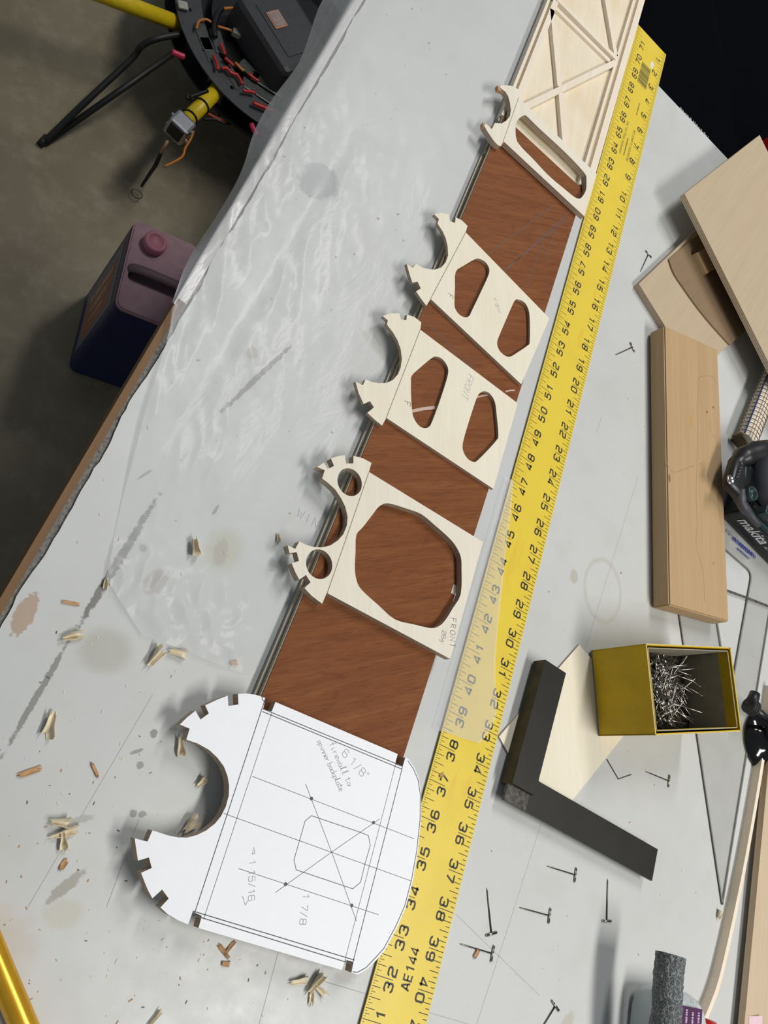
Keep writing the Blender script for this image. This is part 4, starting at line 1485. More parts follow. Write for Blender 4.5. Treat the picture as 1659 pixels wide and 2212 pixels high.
inner = fillet(ic, I1, I2, .35) + fillet(I2, ic, I1, .25) + fillet(I1, I2, ic, .25)
tri = thing('drafting_triangle', 'clear acrylic drafting triangle with grey edges under the pine block and pin box', 'drafting triangle', (11, 0, 0))
ac = MB().prism([tuple(T0), tuple(P1), tuple(P2)], 0.003, 0.058, [inner]).build('acrylic_plate', ['clear_acrylic', 'acrylic_edge'], tri)
b = MB()
b.stroke([tuple(q) for q in inner + [inner[0]]], 0.075, 0.0605)
b.stroke([tuple(T0), tuple(P2)], 0.055, 0.0605)
b.stroke([tuple(T0), tuple(P1)], 0.055, 0.0605)
b.build('bevelled_edge', ['acrylic_edge'], tri)
smudge('blue_imprint', 'blue_ink', tri, U(1608, 1183, .06), tuple(Vector(U(1628, 1200, 0)) - Vector(U(1589, 1166, 0))), (0.2, 1, 0), 1.5, 0.2)
smudge('blue_imprint', 'blue_ink', tri, U(1606, 1196, .06), tuple(Vector(U(1628, 1200, 0)) - Vector(U(1589, 1166, 0))), (0.2, 1, 0), 0.8, 0.11)
smudge('grey_imprint', 'grey_ink', tri, U(1577, 1152, .06), tuple(Vector(U(1628, 1200, 0)) - Vector(U(1589, 1166, 0))), (0.2, 1, 0), 0.4, 0.18)
b = MB().tube([U(1560, 1272, .10), U(1610, 1290, .10), U(1700, 1325, .10)], 0.05, 8, flat=0.5)
tag(b.build('thin_steel_strip', ['steel_worn']), 'thin dark steel strip lying across the drafting triangle behind the pine block', 'metal strip')

# ================================================================== pine block
zp0, zp1 = 0.062, 0.80
pt = [Vector(U(1435.3, 703, zp1)[:2]), Vector(U(1550.5, 753.8, zp1)[:2]), Vector(U(1575, 1343.8, zp1)[:2]), Vector(U(1446, 1307, zp1)[:2])]
bm = bmesh.new()
vs = [bm.verts.new((q.x, q.y, z)) for z in (zp0, zp1) for q in pt]
for f in ((3, 2, 1, 0), (4, 5, 6, 7), (0, 1, 5, 4), (1, 2, 6, 5), (2, 3, 7, 6), (3, 0, 4, 7)):
    bm.faces.new([vs[i] for i in f])
bmesh.ops.recalc_face_normals(bm, faces=bm.faces)
bmesh.ops.bevel(bm, geom=list(bm.edges), offset=0.05, segments=2, affect='EDGES')
bm.verts.ensure_lookup_table()
pine = thing('pine_block', 'thick honey-coloured pine board offcut with small knots', 'wood block', (7.4, 6.3, zp0))
build('board', [v.co.copy() for v in bm.verts], [[v.index for v in f.verts] for f in bm.faces], 'pine', pine)
bm.free()
plain('resin', (0.52, 0.30, 0.11), 0.5, 0.15, 8)
plain('knot_brown', (0.24, 0.12, 0.04), 0.6, 0.3, 20)
plain('knot_faint', (0.40, 0.24, 0.11), 0.6, 0.3, 20)
plain('knot_line', (0.36, 0.225, 0.12), 0.6, 0.2, 20)
for (x, y, a, r1, r2, mt) in ((1446, 1033, 105, .17, .055, 'knot_brown'), (1541, 880, 60, .06, .045, 'knot_brown'), (1527, 890, 60, .06, .05, 'knot_brown'), (1514, 1002, 90, .05, .04, 'knot_faint'), (1542, 1217, 80, .07, .05, 'knot_faint'), (1493, 910, 100, .30, .08, 'resin')):
    q = U(x, y, zp1)
    pts = [rot2((r1 * math.cos(i / 14 * 6.283) * (1 + .15 * math.sin(i * 2.1)), r2 * math.sin(i / 14 * 6.283)), math.radians(a), q[:2]) for i in range(14)]
    MB().prism(pts, zp1 - 0.002, zp1 + 0.003, side=0).build('knot', [mt], pine)
b = MB()
for pl in ([(1508, 830), (1510, 815), (1536, 813), (1549, 828)], [(1508, 830), (1507, 950), (1504, 1060), (1506, 1130), (1504, 1180), (1518, 1230), (1522, 1300)], [(1534, 905), (1535, 930), (1545, 947), (1551, 930), (1548, 905)], [(1551, 1000), (1552, 1090), (1562, 1150)], [(1440, 1000), (1456, 1020), (1500, 1005)]):
    b.stroke([tuple(q[:2]) for q in smooth_pts([U(*p_, zp1) for p_ in pl], 4)], 0.022, zp1 + 0.002)
b.build('grain_line', ['knot_line'], pine)

# ================================================================== plywood boards at the right
LBZ = 0.30
lbp = UL([(1380, 613), (1506, 816)], LBZ)
e1 = Vector(U(1506, 816, LBZ)[:2])
a0 = Vector(U(1380, 613, LBZ)[:2])
far = Vector(U(1504.6, 495, LBZ)[:2])
dfar = (far - a0).normalized()
dl_ = (Vector(U(1600, 715, LBZ)[:2]) - Vector(U(1550, 769, LBZ)[:2])).normalized()
lb = MB().prism([tuple(a0), tuple(e1), tuple(e1 + dl_ * 7.6), tuple(a0 + dfar * 8.6)], 0.02, LBZ).build('plywood_board', ['birch_ply_tan', 'ply_edge'])
tag(lb, 'tan plywood board lying flat under the tilted upper board', 'plywood')
cz = LBZ + 0.07
cb = smooth_pts([U(*p_, cz)[:2] for p_ in ((1445, 560), (1456, 590), (1477, 622), (1510, 668), (1545, 710), (1577, 745))], 4)
cbp = [tuple(q) for q in cb] + UL([(1608, 716), (1640, 650), (1560, 470), (1492, 519)], cz)
cbd = MB().prism(cbp, LBZ + .002, cz, side=0).build('brown_card', ['card_brown'])
tag(cbd, 'dull brown curved-edge card lying on the flat plywood board', 'card')
UB0, UB1 = 1.05, 1.30
sb = [Vector(U(1504.6, 546, .62)[:2]), Vector(U(1527, 591, .62)[:2]), Vector(U(1546, 583.4, .62)[:2]), Vector(U(1525, 534.8, .62)[:2])]
sbd = (sb[3] - sb[0]).normalized()
b = MB().prism([tuple(sb[0]), tuple(sb[1]), tuple(sb[1] + sbd * 2.2), tuple(sb[0] + sbd * 2.2)], cz, .62, side=0)
tag(b.build('wood_stub', ['pine']), 'short honey wooden stub poking out below the upper plywood board', 'wood block')
u0, u1 = Vector(U(1478.6, 418.4, UB1)[:2]), Vector(U(1641, 291.8, UB1)[:2])
u2 = Vector(U(1662, 787, UB1)[:2])
dw = (u2 - u0).normalized()
tilt = lambda x, y: UB1 - 0.25
ub = MB().prism([tuple(u0), tuple(u0 + dw * 10.5), tuple(u1 + dw * 10.5), tuple(u1)], UB0, UB1).build('plywood_board', ['birch_ply_tan', 'ply_edge_pale'])
tag(ub, 'large tan plywood board propped above the others at the right edge', 'plywood')
for k, (aa, bb) in enumerate(((3.0, 4.6), (7.5, 3.0))):
    q = u0 + dw * aa + (u1 - u0).normalized() * bb
    z_lo = cz if k == 0 else 0.0
    tag(MB().box((q.x + 1.2, q.y, (LBZ + UB0) / 2 if k == 0 else UB0 / 2), (1.4, 1.4, UB0 - LBZ if k == 0 else UB0)).build('prop_block', ['pine']),
        ('hidden wooden block' if k == 0 else 'second hidden wooden block') + ' propping the large upper plywood board', 'wood block')

# ================================================================== wire-wound stick
wsk = thing('wire_wound_stick', 'pale wooden stick wound with a spiral of brown wire beside the power tool', 'stick', (10.8, 11, 0))
p0, p1 = Vector(U(1614, 952, 0.56)), Vector(U(1684, 770, 0.56))
d = (p1 - p0).normalized()
p1 = p0 + d * 6.2
nn = Vector((-d.y, d.x, 0))
b = MB()
W2, H2 = 0.40, 0.22
sec = [(-W2, -H2), (-W2, H2 * .6), (-W2 * .6, H2), (W2 * .6, H2), (W2, H2 * .6), (W2, -H2)]
V = [p + nn * s_[0] + Vector((0, 0, s_[1])) for p in (p0, p1) for s_ in sec]
F = [tuple(range(5, -1, -1)), tuple(range(6, 12))] + [(i, (i + 1) % 6, (i + 1) % 6 + 6, i + 6) for i in range(6)]
build('wood_core', V, F, 'spruce', wsk)
for k in range(24):             # each turn of the winding
    y_ = 0.16 + k * 0.25
    pts = []
    for i in range(17):
        a = i / 16 * 2 * math.pi
        pts.append(p0 + d * (y_ + 0.12 * i / 16) + nn * (0.50 * math.cos(a)) + Vector((0, 0, 0.34 * math.sin(a))))
    MB().tube(pts, 0.018, 5).build('wire_turn', ['wire_brown'], wsk)
b = MB().tube([p0 + nn * 0.42 + Vector((0, 0, .16)), p1 + nn * .42 + Vector((0, 0, .16))], 0.035, 6)
b.build('blue_thread', ['blue_line'], wsk)
for of in (-0.12, 0.05, 0.2):
    MB().tube([p0 + nn * of + Vector((0, 0, H2 + .012)), p1 + nn * of + Vector((0, 0, H2 + .012))], 0.010, 4).build('long_wire', ['wire_brown'], wsk)
b = MB().box(p0 + Vector((0, 0, -.18)) + nn * .42 - d * .02, (0.12, 0.2, 0.4), rz=math.atan2(d.y, d.x))
b.box(p0 + Vector((0, 0, -.1)) - nn * .42, (0.12, 0.2, 0.3), rz=math.atan2(d.y, d.x))
b.box(p0 - d * 0.0 + Vector((0, 0, -.30)), (0.12, 0.7, 0.5), rz=math.atan2(d.y, d.x))
b.build('end_bracket', ['wire_brown'], wsk)
b = MB().box(p0 + d * 5.6 + Vector((0, 0, -.30)), (0.2, 0.7, 0.5), rz=math.atan2(d.y, d.x))
b.build('end_bracket', ['wire_brown'], wsk)

# ================================================================== cordless tool
A = Vector(U(1560, 1122, 0))
B_ = Vector(U(1668, 1232, 0))
td = (B_ - A).normalized()      # along the battery face
tn = Vector((-td.y, td.x, 0))   # away from the viewer
tool = thing('cordless_tool', 'black cordless power tool with battery pack beside the pine block', 'power tool', (A.x + 1.5, A.y + 1, 0.06))


def tp(a, n, z):
    return A + td * a + tn * n + Vector((0, 0, z))


ang = math.atan2(td.y, td.x)
b = MB().box(tp(2.1, 1.3, 0.62), (4.6, 2.6, 1.10), rz=ang, bev=0.12)
bat = b.build('battery_pack', ['black_plastic'], tool)
b = MB().box(tp(2.1, 1.35, 1.28), (4.4, 2.3, 0.26), rz=ang, bev=0.1)
b.build('battery_rail', ['black_rubber'], tool)
b = MB()
b.lathe([(0, -.8), (.8, -.62), (1.25, -.2), (1.3, .1), (1.1, .5), (.65, .75), (0, .82)], Vector(U(1672, 1042, 1.75)), 32)
b.build('motor_dome', ['tool_grey'], tool, True)
nc = Vector(U(1592, 1036, 1.5))
b = MB().box((nc.x, nc.y, 1.50), (1.15, 1.5, .50), rz=ang, bev=.2)
b.build('tool_nose', ['black_plastic'], tool, True)
b = MB().tube(smooth_pts([U(1588, 1005, 1.45), U(1602, 990, 1.55), U(1630, 980, 1.65), U(1680, 975, 1.7)], 4), [.32] * 4 + [.42] * 4 + [.5] * 4 + [.5], 16)
b.build('shoulder', ['black_plastic'], tool, True)
b = MB().tube(smooth_pts([U(1596, 1058, 1.55), U(1601, 1085, 1.5), U(1616, 1108, 1.45), U(1640, 1135, 1.42)], 4), [.26] * 4 + [.2] * 4 + [.14] * 4 + [.1], 12)
b.build('grip_fillet', ['tool_grey'], tool, True)
b = MB()
q = U(1577, 1037, 1.77)
b.lathe([(0.0, 0), (0.20, 0), (0.20, 0.05), (0.14, 0.06), (0.12, 0.03), (0, 0.03)], q, 20)
b.build('lock_button', ['chrome'], tool, True)
for k in range(4):
    q = U(1593 + 2.2 * k, 1030 - 6.5 * k, 1.77)
    MB().box(q, (0.22, 0.06, 0.05), rz=ang + .9).build('vent_rib', ['tool_grey'], tool)
q = U(1624, 1066, 1.85)
b = MB().lathe([(0.30, -.3), (0.30, 0.06), (0.25, 0.09), (0.20, 0.06), (0.19, -.05), (0.0, -.05)], q, 24)
b.build('teal_ring', ['tool_teal'], tool, True)
b = MB().tube(smooth_pts([U(1609, 1008, 1.7), U(1606, 1050, 1.62), U(1613, 1092, 1.5), U(1640, 1128, 1.45), U(1675, 1160, 1.42)], 4), .10, 10)
b.build('teal_band', ['tool_teal'], tool, True)
q = U(1650, 1108, 1.75)
b = MB().box(q, (0.45, 0.40, 0.5), rz=ang, bev=.05)
b.build('teal_tab', ['tool_teal'], tool)
zt_ = tp(0, -0.006, 0)
text_obj('maker_logo', 'makita', 'tool_print', bat, tp(1.02, -0.012, 0.72), tuple(td), (0, 0, 1), 0.62, shear=0.25, offset=0.012)
text_obj('capacity_mark', '2.0Ah', 'tool_print', bat, tp(2.42, -0.012, 0.66), tuple(td), (0, 0, 1), 0.34, shear=0.2)
text_obj('voltage_mark', '18V', 'tool_print_grey', bat, tp(3.25, -0.012, 0.62), tuple(td), (0, 0, 1), 0.42, shear=0.2)

# ================================================================== black suction knob
kn = thing('suction_clamp', 'glossy black suction-cup clamp with knob behind the pin box', 'clamp', (14.6, -1.2, 0))
kc = Vector(U(1655, 1600, 0.2))
kc.z = 0.02
b = MB().lathe([(0.0, 0), (1.15, 0), (1.16, .06), (1.08, .16), (0.8, .36), (0.45, .5), (0.42, .6), (0, .62)], kc, 40)
b.build('cup', ['black_gloss'], kn, True)
kk = Vector(U(1622, 1526, 0.75))
pc_ = Vector(U(1668, 1560, 0.8))
b = MB().tube([(kc.x, kc.y, .5), (kc.x * .5 + pc_.x * .5, kc.y * .5 + pc_.y * .5, .75), pc_ + Vector((0.2, .1, .25))], [.42, .36, .32], 20)
b.build('post', ['black_rubber'], kn, True)
ax = (kk - pc_).normalized()
b = MB().tube([pc_, kk], [.13, .15], 14)
b.build('stem', ['black_plastic'], kn, True)
b = MB()
for k in range(3):
    b.lathe([(0, 0), (0.27, 0), (0.31, .03), (0.31, .09), (0.27, .12), (0, .12)], kk + ax * (.12 * k - .2), 22, axis=tuple(ax))
b.build('knob', ['black_rubber'], kn)
lv = Vector(U(1631, 1497, 0.8))
b = MB().tube([kk + ax * .05, kk * .4 + lv * .6, lv], [.24, .21, .19], 12)
b.build('lever', ['black_plastic'], kn, True)

# ================================================================== sticks at the right edge
bs = []
for (x, y) in ((1668, 1480), (1652, 1600), (1633, 1720), (1610, 1850), (1590, 1950), (1566, 2060), (1545, 2140), (1510, 2225)):
    bs.append(Vector(U(x, y, 0.34)))
bs = [Vector((q[0], q[1], q[2])) for q in smooth_pts(bs, 3)]
V, F = [], []
for i, p_ in enumerate(bs):
    dd = (bs[min(i + 1, len(bs) - 1)] - bs[max(i - 1, 0)]).normalized()
    nr = Vector((dd.y, -dd.x, 0))
    if nr.x < 0:
        nr = -nr
    for (o_, z_) in ((0, 0.004), (0, 0.34), (0.16, 0.34), (0.16, 0.004)):
        V.append((p_.x + nr.x * o_, p_.y + nr.y * o_, z_))
for i in range(len(bs) - 1):
    for k in range(4):
        F.append((i * 4 + k, i * 4 + (k + 1) % 4, i * 4 + 4 + (k + 1) % 4, i * 4 + 4 + k))
F += [(3, 2, 1, 0), tuple(len(V) - 4 + i for i in range(4))]
tag(build('balsa_strip', V, F, 'balsa'), 'thin pale balsa strip standing on edge with a gentle bend beside the pine beam', 'wood strip')
zbm = 0.44
e0, e1_ = Vector(U(1658, 1678, zbm)[:2]), Vector(U(1608, 2212, zbm)[:2])
dbm = (e1_ - e0).normalized()
e1_ = e1_ + dbm * 3
e0 = e0 - dbm * 3.0
b = MB().prism([tuple(e0), (e0.x + 3.4, e0.y), (e1_.x + 3.4, e1_.y), tuple(e1_)], 0.2, zbm, side=0)
tag(b.build('pine_beam', ['pine_pale']), 'long pale pine board along the right edge of the picture', 'wood beam')
for k, lab_ in ((.25, 'small wooden spacer under the far end of the pale pine board'), (.85, 'small wooden spacer under the near end of the pale pine board')):
    q = e0 + (e1_ - e0) * k
    tag(MB().box((q.x + 1.7, q.y, 0.1), (1.6, .5, 0.196)).build('wood_spacer', ['pine']), lab_, 'wood block')

# ================================================================== bottom right: foam, bottle, tub, notes
fp = [U(1449, 2062, 1.85), U(1442, 2130, 1.85), U(1437, 2212, 1.82)]
fp = [Vector(q) for q in fp]
d = (fp[2] - fp[1]).normalized()
fp += [fp[2] + d * 1.2 + Vector((-0.1, 0, -.45)), fp[2] + d * 2.4 + Vector((-.2, 0, -1.38))]
pts = smooth_pts(fp, 5)
b = MB()
R0 = 0.42
b.tube(pts, R0, 28, caps=False)
b.tube([pts[0] + (pts[0] - pts[1]).normalized() * 0.0, pts[0] + (pts[1] - pts[0]) * .6], [R0, R0 * .3], 28, caps=True)
fo = b.build('foam_tube', ['foam_grey'], None, True)
md = fo.modifiers.new('sub', 'SUBSURF')
md.levels = md.render_levels = 2
tx = bpy.data.textures.new('foam_cells', 'CLOUDS')
tx.noise_scale = 0.003
tx.noise_depth = 2
dm = fo.modifiers.new('cells', 'DISPLACE')
dm.texture = tx
dm.texture_coords = 'GLOBAL'
dm.strength = 0.0022
tag(fo, 'grey foam pipe-insulation tube with a rough cut end', 'foam tube')
# bottle on its side
Bo = Vector(U(1470, 2235, 1.3))
bot_t = thing('squeeze_bottle', 'pale translucent plastic bottle with purple label and red cap at the bottom right corner', 'bottle', (10.6, -11.8, 0))
bd = (Vector(U(1590, 2230, 1.2)) - Vector(U(1470, 2208, 1.2)))
bd.z = 0
bd.normalize()
bn = Vector((-bd.y, bd.x, 0))
Bc = Vector(U(1500, 2212, 1.35)) - bn * 0.27
V, F = [], []
prof = [(-1.35, 0.9), (-1.27, 1.06), (-0.9, 1.1), (0.2, 1.1), (0.55, 1.0), (0.85, 0.78), (1.05, 0.55), (1.15, 0.42), (1.3, 0.40)]
NS = 28
for (a, r) in prof:
    for k in range(NS):
        t = 2 * math.pi * k / NS
        e = 0.75
        cx_ = math.copysign(abs(math.cos(t)) ** e, math.cos(t)) * r
        cz_ = math.copysign(abs(math.sin(t)) ** e, math.sin(t)) * r * 0.6
        V.append(Bc + bd * a + bn * cx_ * 0.95 + Vector((0, 0, cz_ - 1.35 + .665)))
for i in range(len(prof) - 1):
    for k in range(NS):
        F.append((i * NS + k, i * NS + (k + 1) % NS, (i + 1) * NS + (k + 1) % NS, (i + 1) * NS + k))
F += [tuple(range(NS - 1, -1, -1)), tuple(range((len(prof) - 1) * NS, len(prof) * NS))]
build('bottle_body', V, F, 'bottle_hdpe', bot_t, smooth=True)
zl = 0.665 + 0.66
la = math.atan2(bd.y, bd.x)
lab = MB().box(tuple((Bc + bd * -0.25 + bn * .12)[:2]) + (zl + .008,), (1.2, 1.15, 0.02), rz=la, bev=.008).build('label', ['bottle_label'], bot_t)
for i, ln_ in enumerate((.95, .9, 1.0, .8)):
    smudge('label_text', 'bottle_text', lab, tuple((Bc + bd * (.18 - .28 * i) + bn * .12)[:2]) + (zl + .02,), tuple(-bn), tuple(bd), ln_, .1)
text_obj('code_print', 'BSI-107', 'grey_ink', bot_t, tuple((Bc + bd * 0.0 + bn * .84)[:2]) + (zl - .02,), tuple(bd), tuple(bn), 0.16)
b = MB().tube([Bc + bd * 1.25 + Vector((0, 0, -.685)), Bc + bd * 1.75 + Vector((0, 0, -.685))], [.44, .40], 20)
b.build('cap', ['red_plastic'], bot_t, True)
q = U(1632, 2208, zbm + .05)
b = MB()
b.add([(q[0] - .3, q[1] + .1, zbm + .004), (q[0] + .25, q[1] + .25, zbm + .10), (q[0] + .4, q[1] - .5, zbm + .07), (q[0] - .2, q[1] - .6, zbm + .004),
       (q[0] - .3, q[1] + .1, zbm + .010), (q[0] + .25, q[1] + .25, zbm + .106), (q[0] + .4, q[1] - .5, zbm + .076), (q[0] - .2, q[1] - .6, zbm + .010)],
      [(3, 2, 1, 0), (4, 5, 6, 7), (0, 1, 5, 4), (1, 2, 6, 5), (2, 3, 7, 6), (3, 0, 4, 7)])
tag(b.build('pink_note', ['pink_paper']), 'curled pink paper note on the pine beam at the bottom right corner', 'paper note')

# ================================================================== yellow tube bottom left
a_, c_ = Vector(U(-14, 2060, .27)), Vector(U(50, 2212, .27))
d = (c_ - a_).normalized()
b = MB().tube([a_ - d * 1.6, a_, c_, c_ + d * 3.5], 0.265, 24)
tag(b.build('brass_tube', ['brass_yellow'], None, True), 'shiny golden yellow tube crossing the bottom left corner', 'tube')

# ================================================================== wood shavings
SH = 'wood shavings strewn on the bench'


def shaving(px, py, L, wd, a, curl, mat, label, z0=0.004):
    q = U(px, py, 0.03)
    V, F = [], []
    n, mseg = 7, 9
    rolled = mat == 'shaving_pale'
    turn = rnd.uniform(3.2, 5.0) if rolled else rnd.uniform(1.0, 1.6)
    r0, r1 = (wd * .18, wd * .46) if rolled else (wd * .5, wd * .7)
    ph = rnd.uniform(0, 1)
    jag = [rnd.uniform(-.16, .16) for _ in range(mseg + 1)]
    lo = 9
    for th in (0.0, 0.010):
        for i in range(n + 1):
            t = i / n
            r = (r0 + (r1 - r0) * t) * (1 + .12 * math.sin(t * 7 + ph * 6)) + th
            for j in range(mseg + 1):
                e = j / mseg
                an_ = -math.pi / 2 - turn / 2 + turn * e + (0.5 * t if rolled else 0)
                rr = r * (1 + .35 * e)
                x = (t - .5) * L + jag[j] * L * (1 if i in (0, n) else .4) * (1 if i else -1)
                y = rr * math.cos(an_)
                z = rr * math.sin(an_)
                lo = min(lo, z)
                p_ = rot2((x, y), math.radians(a), q[:2])
                V.append([p_[0], p_[1], z])
    for v in V:
        v[2] += z0 - lo
    w_ = mseg + 1
    nv = (n + 1) * w_
    for i in range(n):
        for j in range(mseg):
            f = (i * w_ + j, (i + 1) * w_ + j, (i + 1) * w_ + j + 1, i * w_ + j + 1)
            F.append(f)
            F.append(tuple(k + nv for k in f[::-1]))
    rim = [j for j in range(w_)] + [i * w_ + mseg for i in range(1, n + 1)] + [n * w_ + j for j in range(mseg - 1, -1, -1)] + [i * w_ for i in range(n - 1, 0, -1)]
    for i in range(len(rim)):
        a1, b1 = rim[i], rim[(i + 1) % len(rim)]
        F.append((a1, b1, b1 + nv, a1 + nv))
    o = build('wood_shaving', V, F, mat)
    return tag(o, label, 'shaving', SH)


for args in ((418, 1183, .42, .22, -55, .7, 'shaving_pale', 'pale curled wood shaving on the plastic sheet left of the round yellowish stain', .03),
             (335, 1420, .46, .24, 75, .8, 'shaving_pale', 'pale cone-shaped shaving just below the torn plastic corner'),
             (383, 1412, .40, .20, 12, .9, 'shaving_pale', 'pale rolled shaving tucked against the torn plastic edge'),
             (105, 1565, .50, .24, -80, .8, 'shaving_pale', 'pale curled shaving near the left picture edge above the long dark streak end'),
             (388, 1612, .40, .17, -62, .5, 'shaving_pale', 'pale flat chip below the upper tooth of the white firewall'),
             (435, 1690, .24, .16, 60, .5, 'shaving_pale', 'small pale chip inside the round bite of the white firewall'),
             (410, 1782, .38, .28, 60, .9, 'shaving_pale', 'thick pale chip at the lower end of the firewall bite'),
             (128, 1777, .40, .20, 15, .8, 'shaving_pale', 'upper of two overlapping pale shavings left of the white firewall'),
             (140, 1800, .52, .18, 35, .8, 'shaving_pale', 'middle long pale shaving of the little pile left of the white firewall'),
             (135, 1818, .34, .16, -60, .7, 'shaving_pale', 'lower pale shaving of the little pile left of the white firewall'),
             (65, 1668, .42, .10, 40, .5, 'shaving_tan', 'reddish tan splinter at the far left beyond the bench streak'),
             (205, 1663, .32, .09, -40, .4, 'shaving_tan', 'reddish tan splinter left of the firewall teeth'),
             (153, 1303, .34, .10, 15, .5, 'shaving_tan', 'thin tan curl near the worn bench edge'),
             (155, 1376, .44, .20, 40, .9, 'shaving_pale', 'pale curl lying across the dark worn streak'),
             (227, 1262, .22, .12, -70, .7, 'shaving_pale', 'small tan curl beside the left corner of the plastic sheet'),
             (484, 2055, .36, .10, 150, .5, 'shaving_tan', 'reddish chip just under the lower edge of the white firewall'),
             (497, 2047, .32, .10, 65, .5, 'shaving_tan', 'second reddish chip leaning on another under the firewall edge'),
             (138, 1868, .22, .14, 80, .5, 'shaving_tan', 'small orange crumb below the little pile of shavings'),
             (488, 2083, .18, .12, 10, .5, 'shaving_tan', 'small orange crumb below the reddish chips'),
             (645, 2120, .42, .16, 20, .8, 'shaving_pale', 'left shaving of the pile beneath the firewall tail'),
             (680, 2125, .50, .20, 60, .9, 'shaving_pale', 'crinkled pale shaving in the middle of the pile beneath the firewall tail'),
             (690, 2140, .36, .14, -20, .9, 'shaving_pale', 'right shaving of the pile beneath the firewall tail'),
             (672, 2150, .40, .10, -75, .7, 'shaving_pale', 'lowest thin shaving of the pile beneath the firewall tail'),
             (505, 1433, .18, .14, 30, .5, 'shaving_tan', 'small tan chip on the crinkled plastic near the mahogany edge', .03),
             (1029, 2060, .26, .11, 70, .6, 'shaving_tan', 'orange crumb lying on the shaft of a T-pin', .02),
             (951, 1675, .16, .12, 40, .5, 'shaving_tan', 'orange crumb on the yellow straightedge at number 37', RT),
             (1552, 1975, .26, .16, 80, .6, 'shaving_pale', 'pale torn chip beside the tip of the drafting triangle'),
             (1198, 1776, .34, .08, -50, .6, 'shaving_pale', 'thin pale curl at the lower edge of the square blade'),
             (600, 1162, .20, .08, -60, .6, 'shaving_pale', 'tiny pale chip near the pencilled words', .02),
             (335, 2200, .34, .08, 65, .5, 'shaving_pale', 'thin shaving by the bottom picture edge below the firewall shoulder')):
    shaving(*args)
# fine dust and crumbs
b = MB()
for k in range(420):
    if k < 260:
        x, y = rnd.uniform(-10.9, -1.5), rnd.uniform(-15.5, -8.2)
    elif k < 340:
        x, y = rnd.uniform(2.4, 12), rnd.uniform(-13, 18)
    else:
        x, y = rnd.uniform(-11.5, -6.3), rnd.uniform(-7, 20)
    s_ = rnd.uniform(.008, .026)
    b.box((x, y, .008 + (.02 if k >= 340 else 0)), (s_ * rnd.uniform(1, 4), s_, s_ * .4), rz=rnd.uniform(0, 3.1), mi=rnd.choice((0, 0, 1, 2)))
tag(b.build('sawdust', ['shaving_pale', 'shaving_tan', 'bench_core']), 'scattered sawdust and dark specks on the bench top', 'sawdust', None, 'stuff')

# ================================================================== jug on the floor
JA = Vector((-12.0, 13.65))
ju, jv = Vector((-.2419, .9703)), Vector((.9703, .2419))
JL, JW, JH = 6.0, 4.1, 10.0
jug = thing('plastic_jug', 'dark blue plastic jug with mauve glare coloured into its top and a screw cap standing on the floor', 'jug', (JA.x - .5, JA.y + 3.4, FLOOR))


def jp(u, v):
    return tuple(JA + ju * u + jv * v)


def jrect(u0, v0, u1, v1, r):
    P = []
    for (cu, cv, a0) in ((u1 - r, v1 - r, 0), (u0 + r, v1 - r, 90), (u0 + r, v0 + r, 180), (u1 - r, v0 + r, 270)):
        for i in range(7):
            a = math.radians(a0 + 15 * i)
            P.append(jp(cu + r * math.cos(a), cv + r * math.sin(a)))
    return P


zt = FLOOR + JH
b = MB().prism(jrect(0, 0, JL, JW, .55), FLOOR + 0.15, zt - 0.25, side=0)
b.prism(jrect(.12, .12, JL - .12, JW - .12, .5), FLOOR, FLOOR + 0.15, side=0)
b.build('jug_body', ['navy_plastic'], jug)
b = MB().prism(jrect(.03, .03, JL - .03, JW - .03, .55), zt - 0.25, zt - .06, [jrect(1.95, .35, 3.0, JW - .12, .3)], side=0)
b.prism(jrect(.12, .12, JL - .12, JW - .12, .5), zt - .06, zt, [jrect(1.95, .35, 3.0, JW - .12, .3)], side=0)
b.build('jug_top', ['mauve_glare'], jug)
MB().prism(jrect(1.9, .3, 3.05, JW - .1, .3), zt - .27, zt - .24, side=0).build('grip_recess', ['mauve_dark'], jug)
pts = [Vector(jp(2.75, .35) + (zt - .1,)), Vector(jp(2.72, .7) + (zt + .22,)), Vector(jp(2.72, 2.0) + (zt + .3,)), Vector(jp(2.72, 3.3) + (zt + .22,)), Vector(jp(2.75, JW - .3) + (zt - .1,))]
MB().tube(smooth_pts(pts, 4), 0.30, 12, flat=.55).build('handle', ['mauve_dark'], jug, True)
b = MB()
cp = jp(4.75, 1.35)
b.lathe([(0, 0), (.66, 0), (.68, .05), (.68, .45), (.62, .55), (.45, .57), (.43, .52), (0, .52)], cp + (zt,), 36)
b.build('screw_cap', ['mauve_cap'], jug, True)
# printed label on the side towards the open floor
L0 = [jp(.75, -.012) + (FLOOR + 1.2,), jp(JL - .9, -.012) + (FLOOR + 1.2,), jp(JL - .9, -.012) + (zt - 1.2,), jp(.75, -.012) + (zt - 1.2,)]
lb_ = build('label', L0, [(3, 2, 1, 0)], 'label_grey', jug)
L1 = [jp(1.3, -.02) + (FLOOR + 2.0,), jp(JL - 1.6, -.02) + (FLOOR + 2.0,), jp(JL - 1.6, -.02) + (zt - 2.2,), jp(1.3, -.02) + (zt - 2.2,)]
build('label_panel', L1, [(3, 2, 1, 0)], 'label_orange', lb_)
up3 = Vector((0, 0, 1))
for i, (ln_, sz) in enumerate(((4.4, .62), (3.6, .62), (3.0, .3))):
    smudge('label_text', 'label_pale', lb_, jp(3.9 - .9 * i, -.03) + (FLOOR + 4.9,), (0, 0, 1), tuple(ju) + (0,), ln_, sz)

# ================================================================== multirotor on the floor
dc = Vector((-11.0, 42.4))
ZD = -27.5
dr = thing('multirotor', 'black multirotor drone with yellow arm tubes standing on the floor beside the bench', 'drone', (dc.x, dc.y, FLOOR))


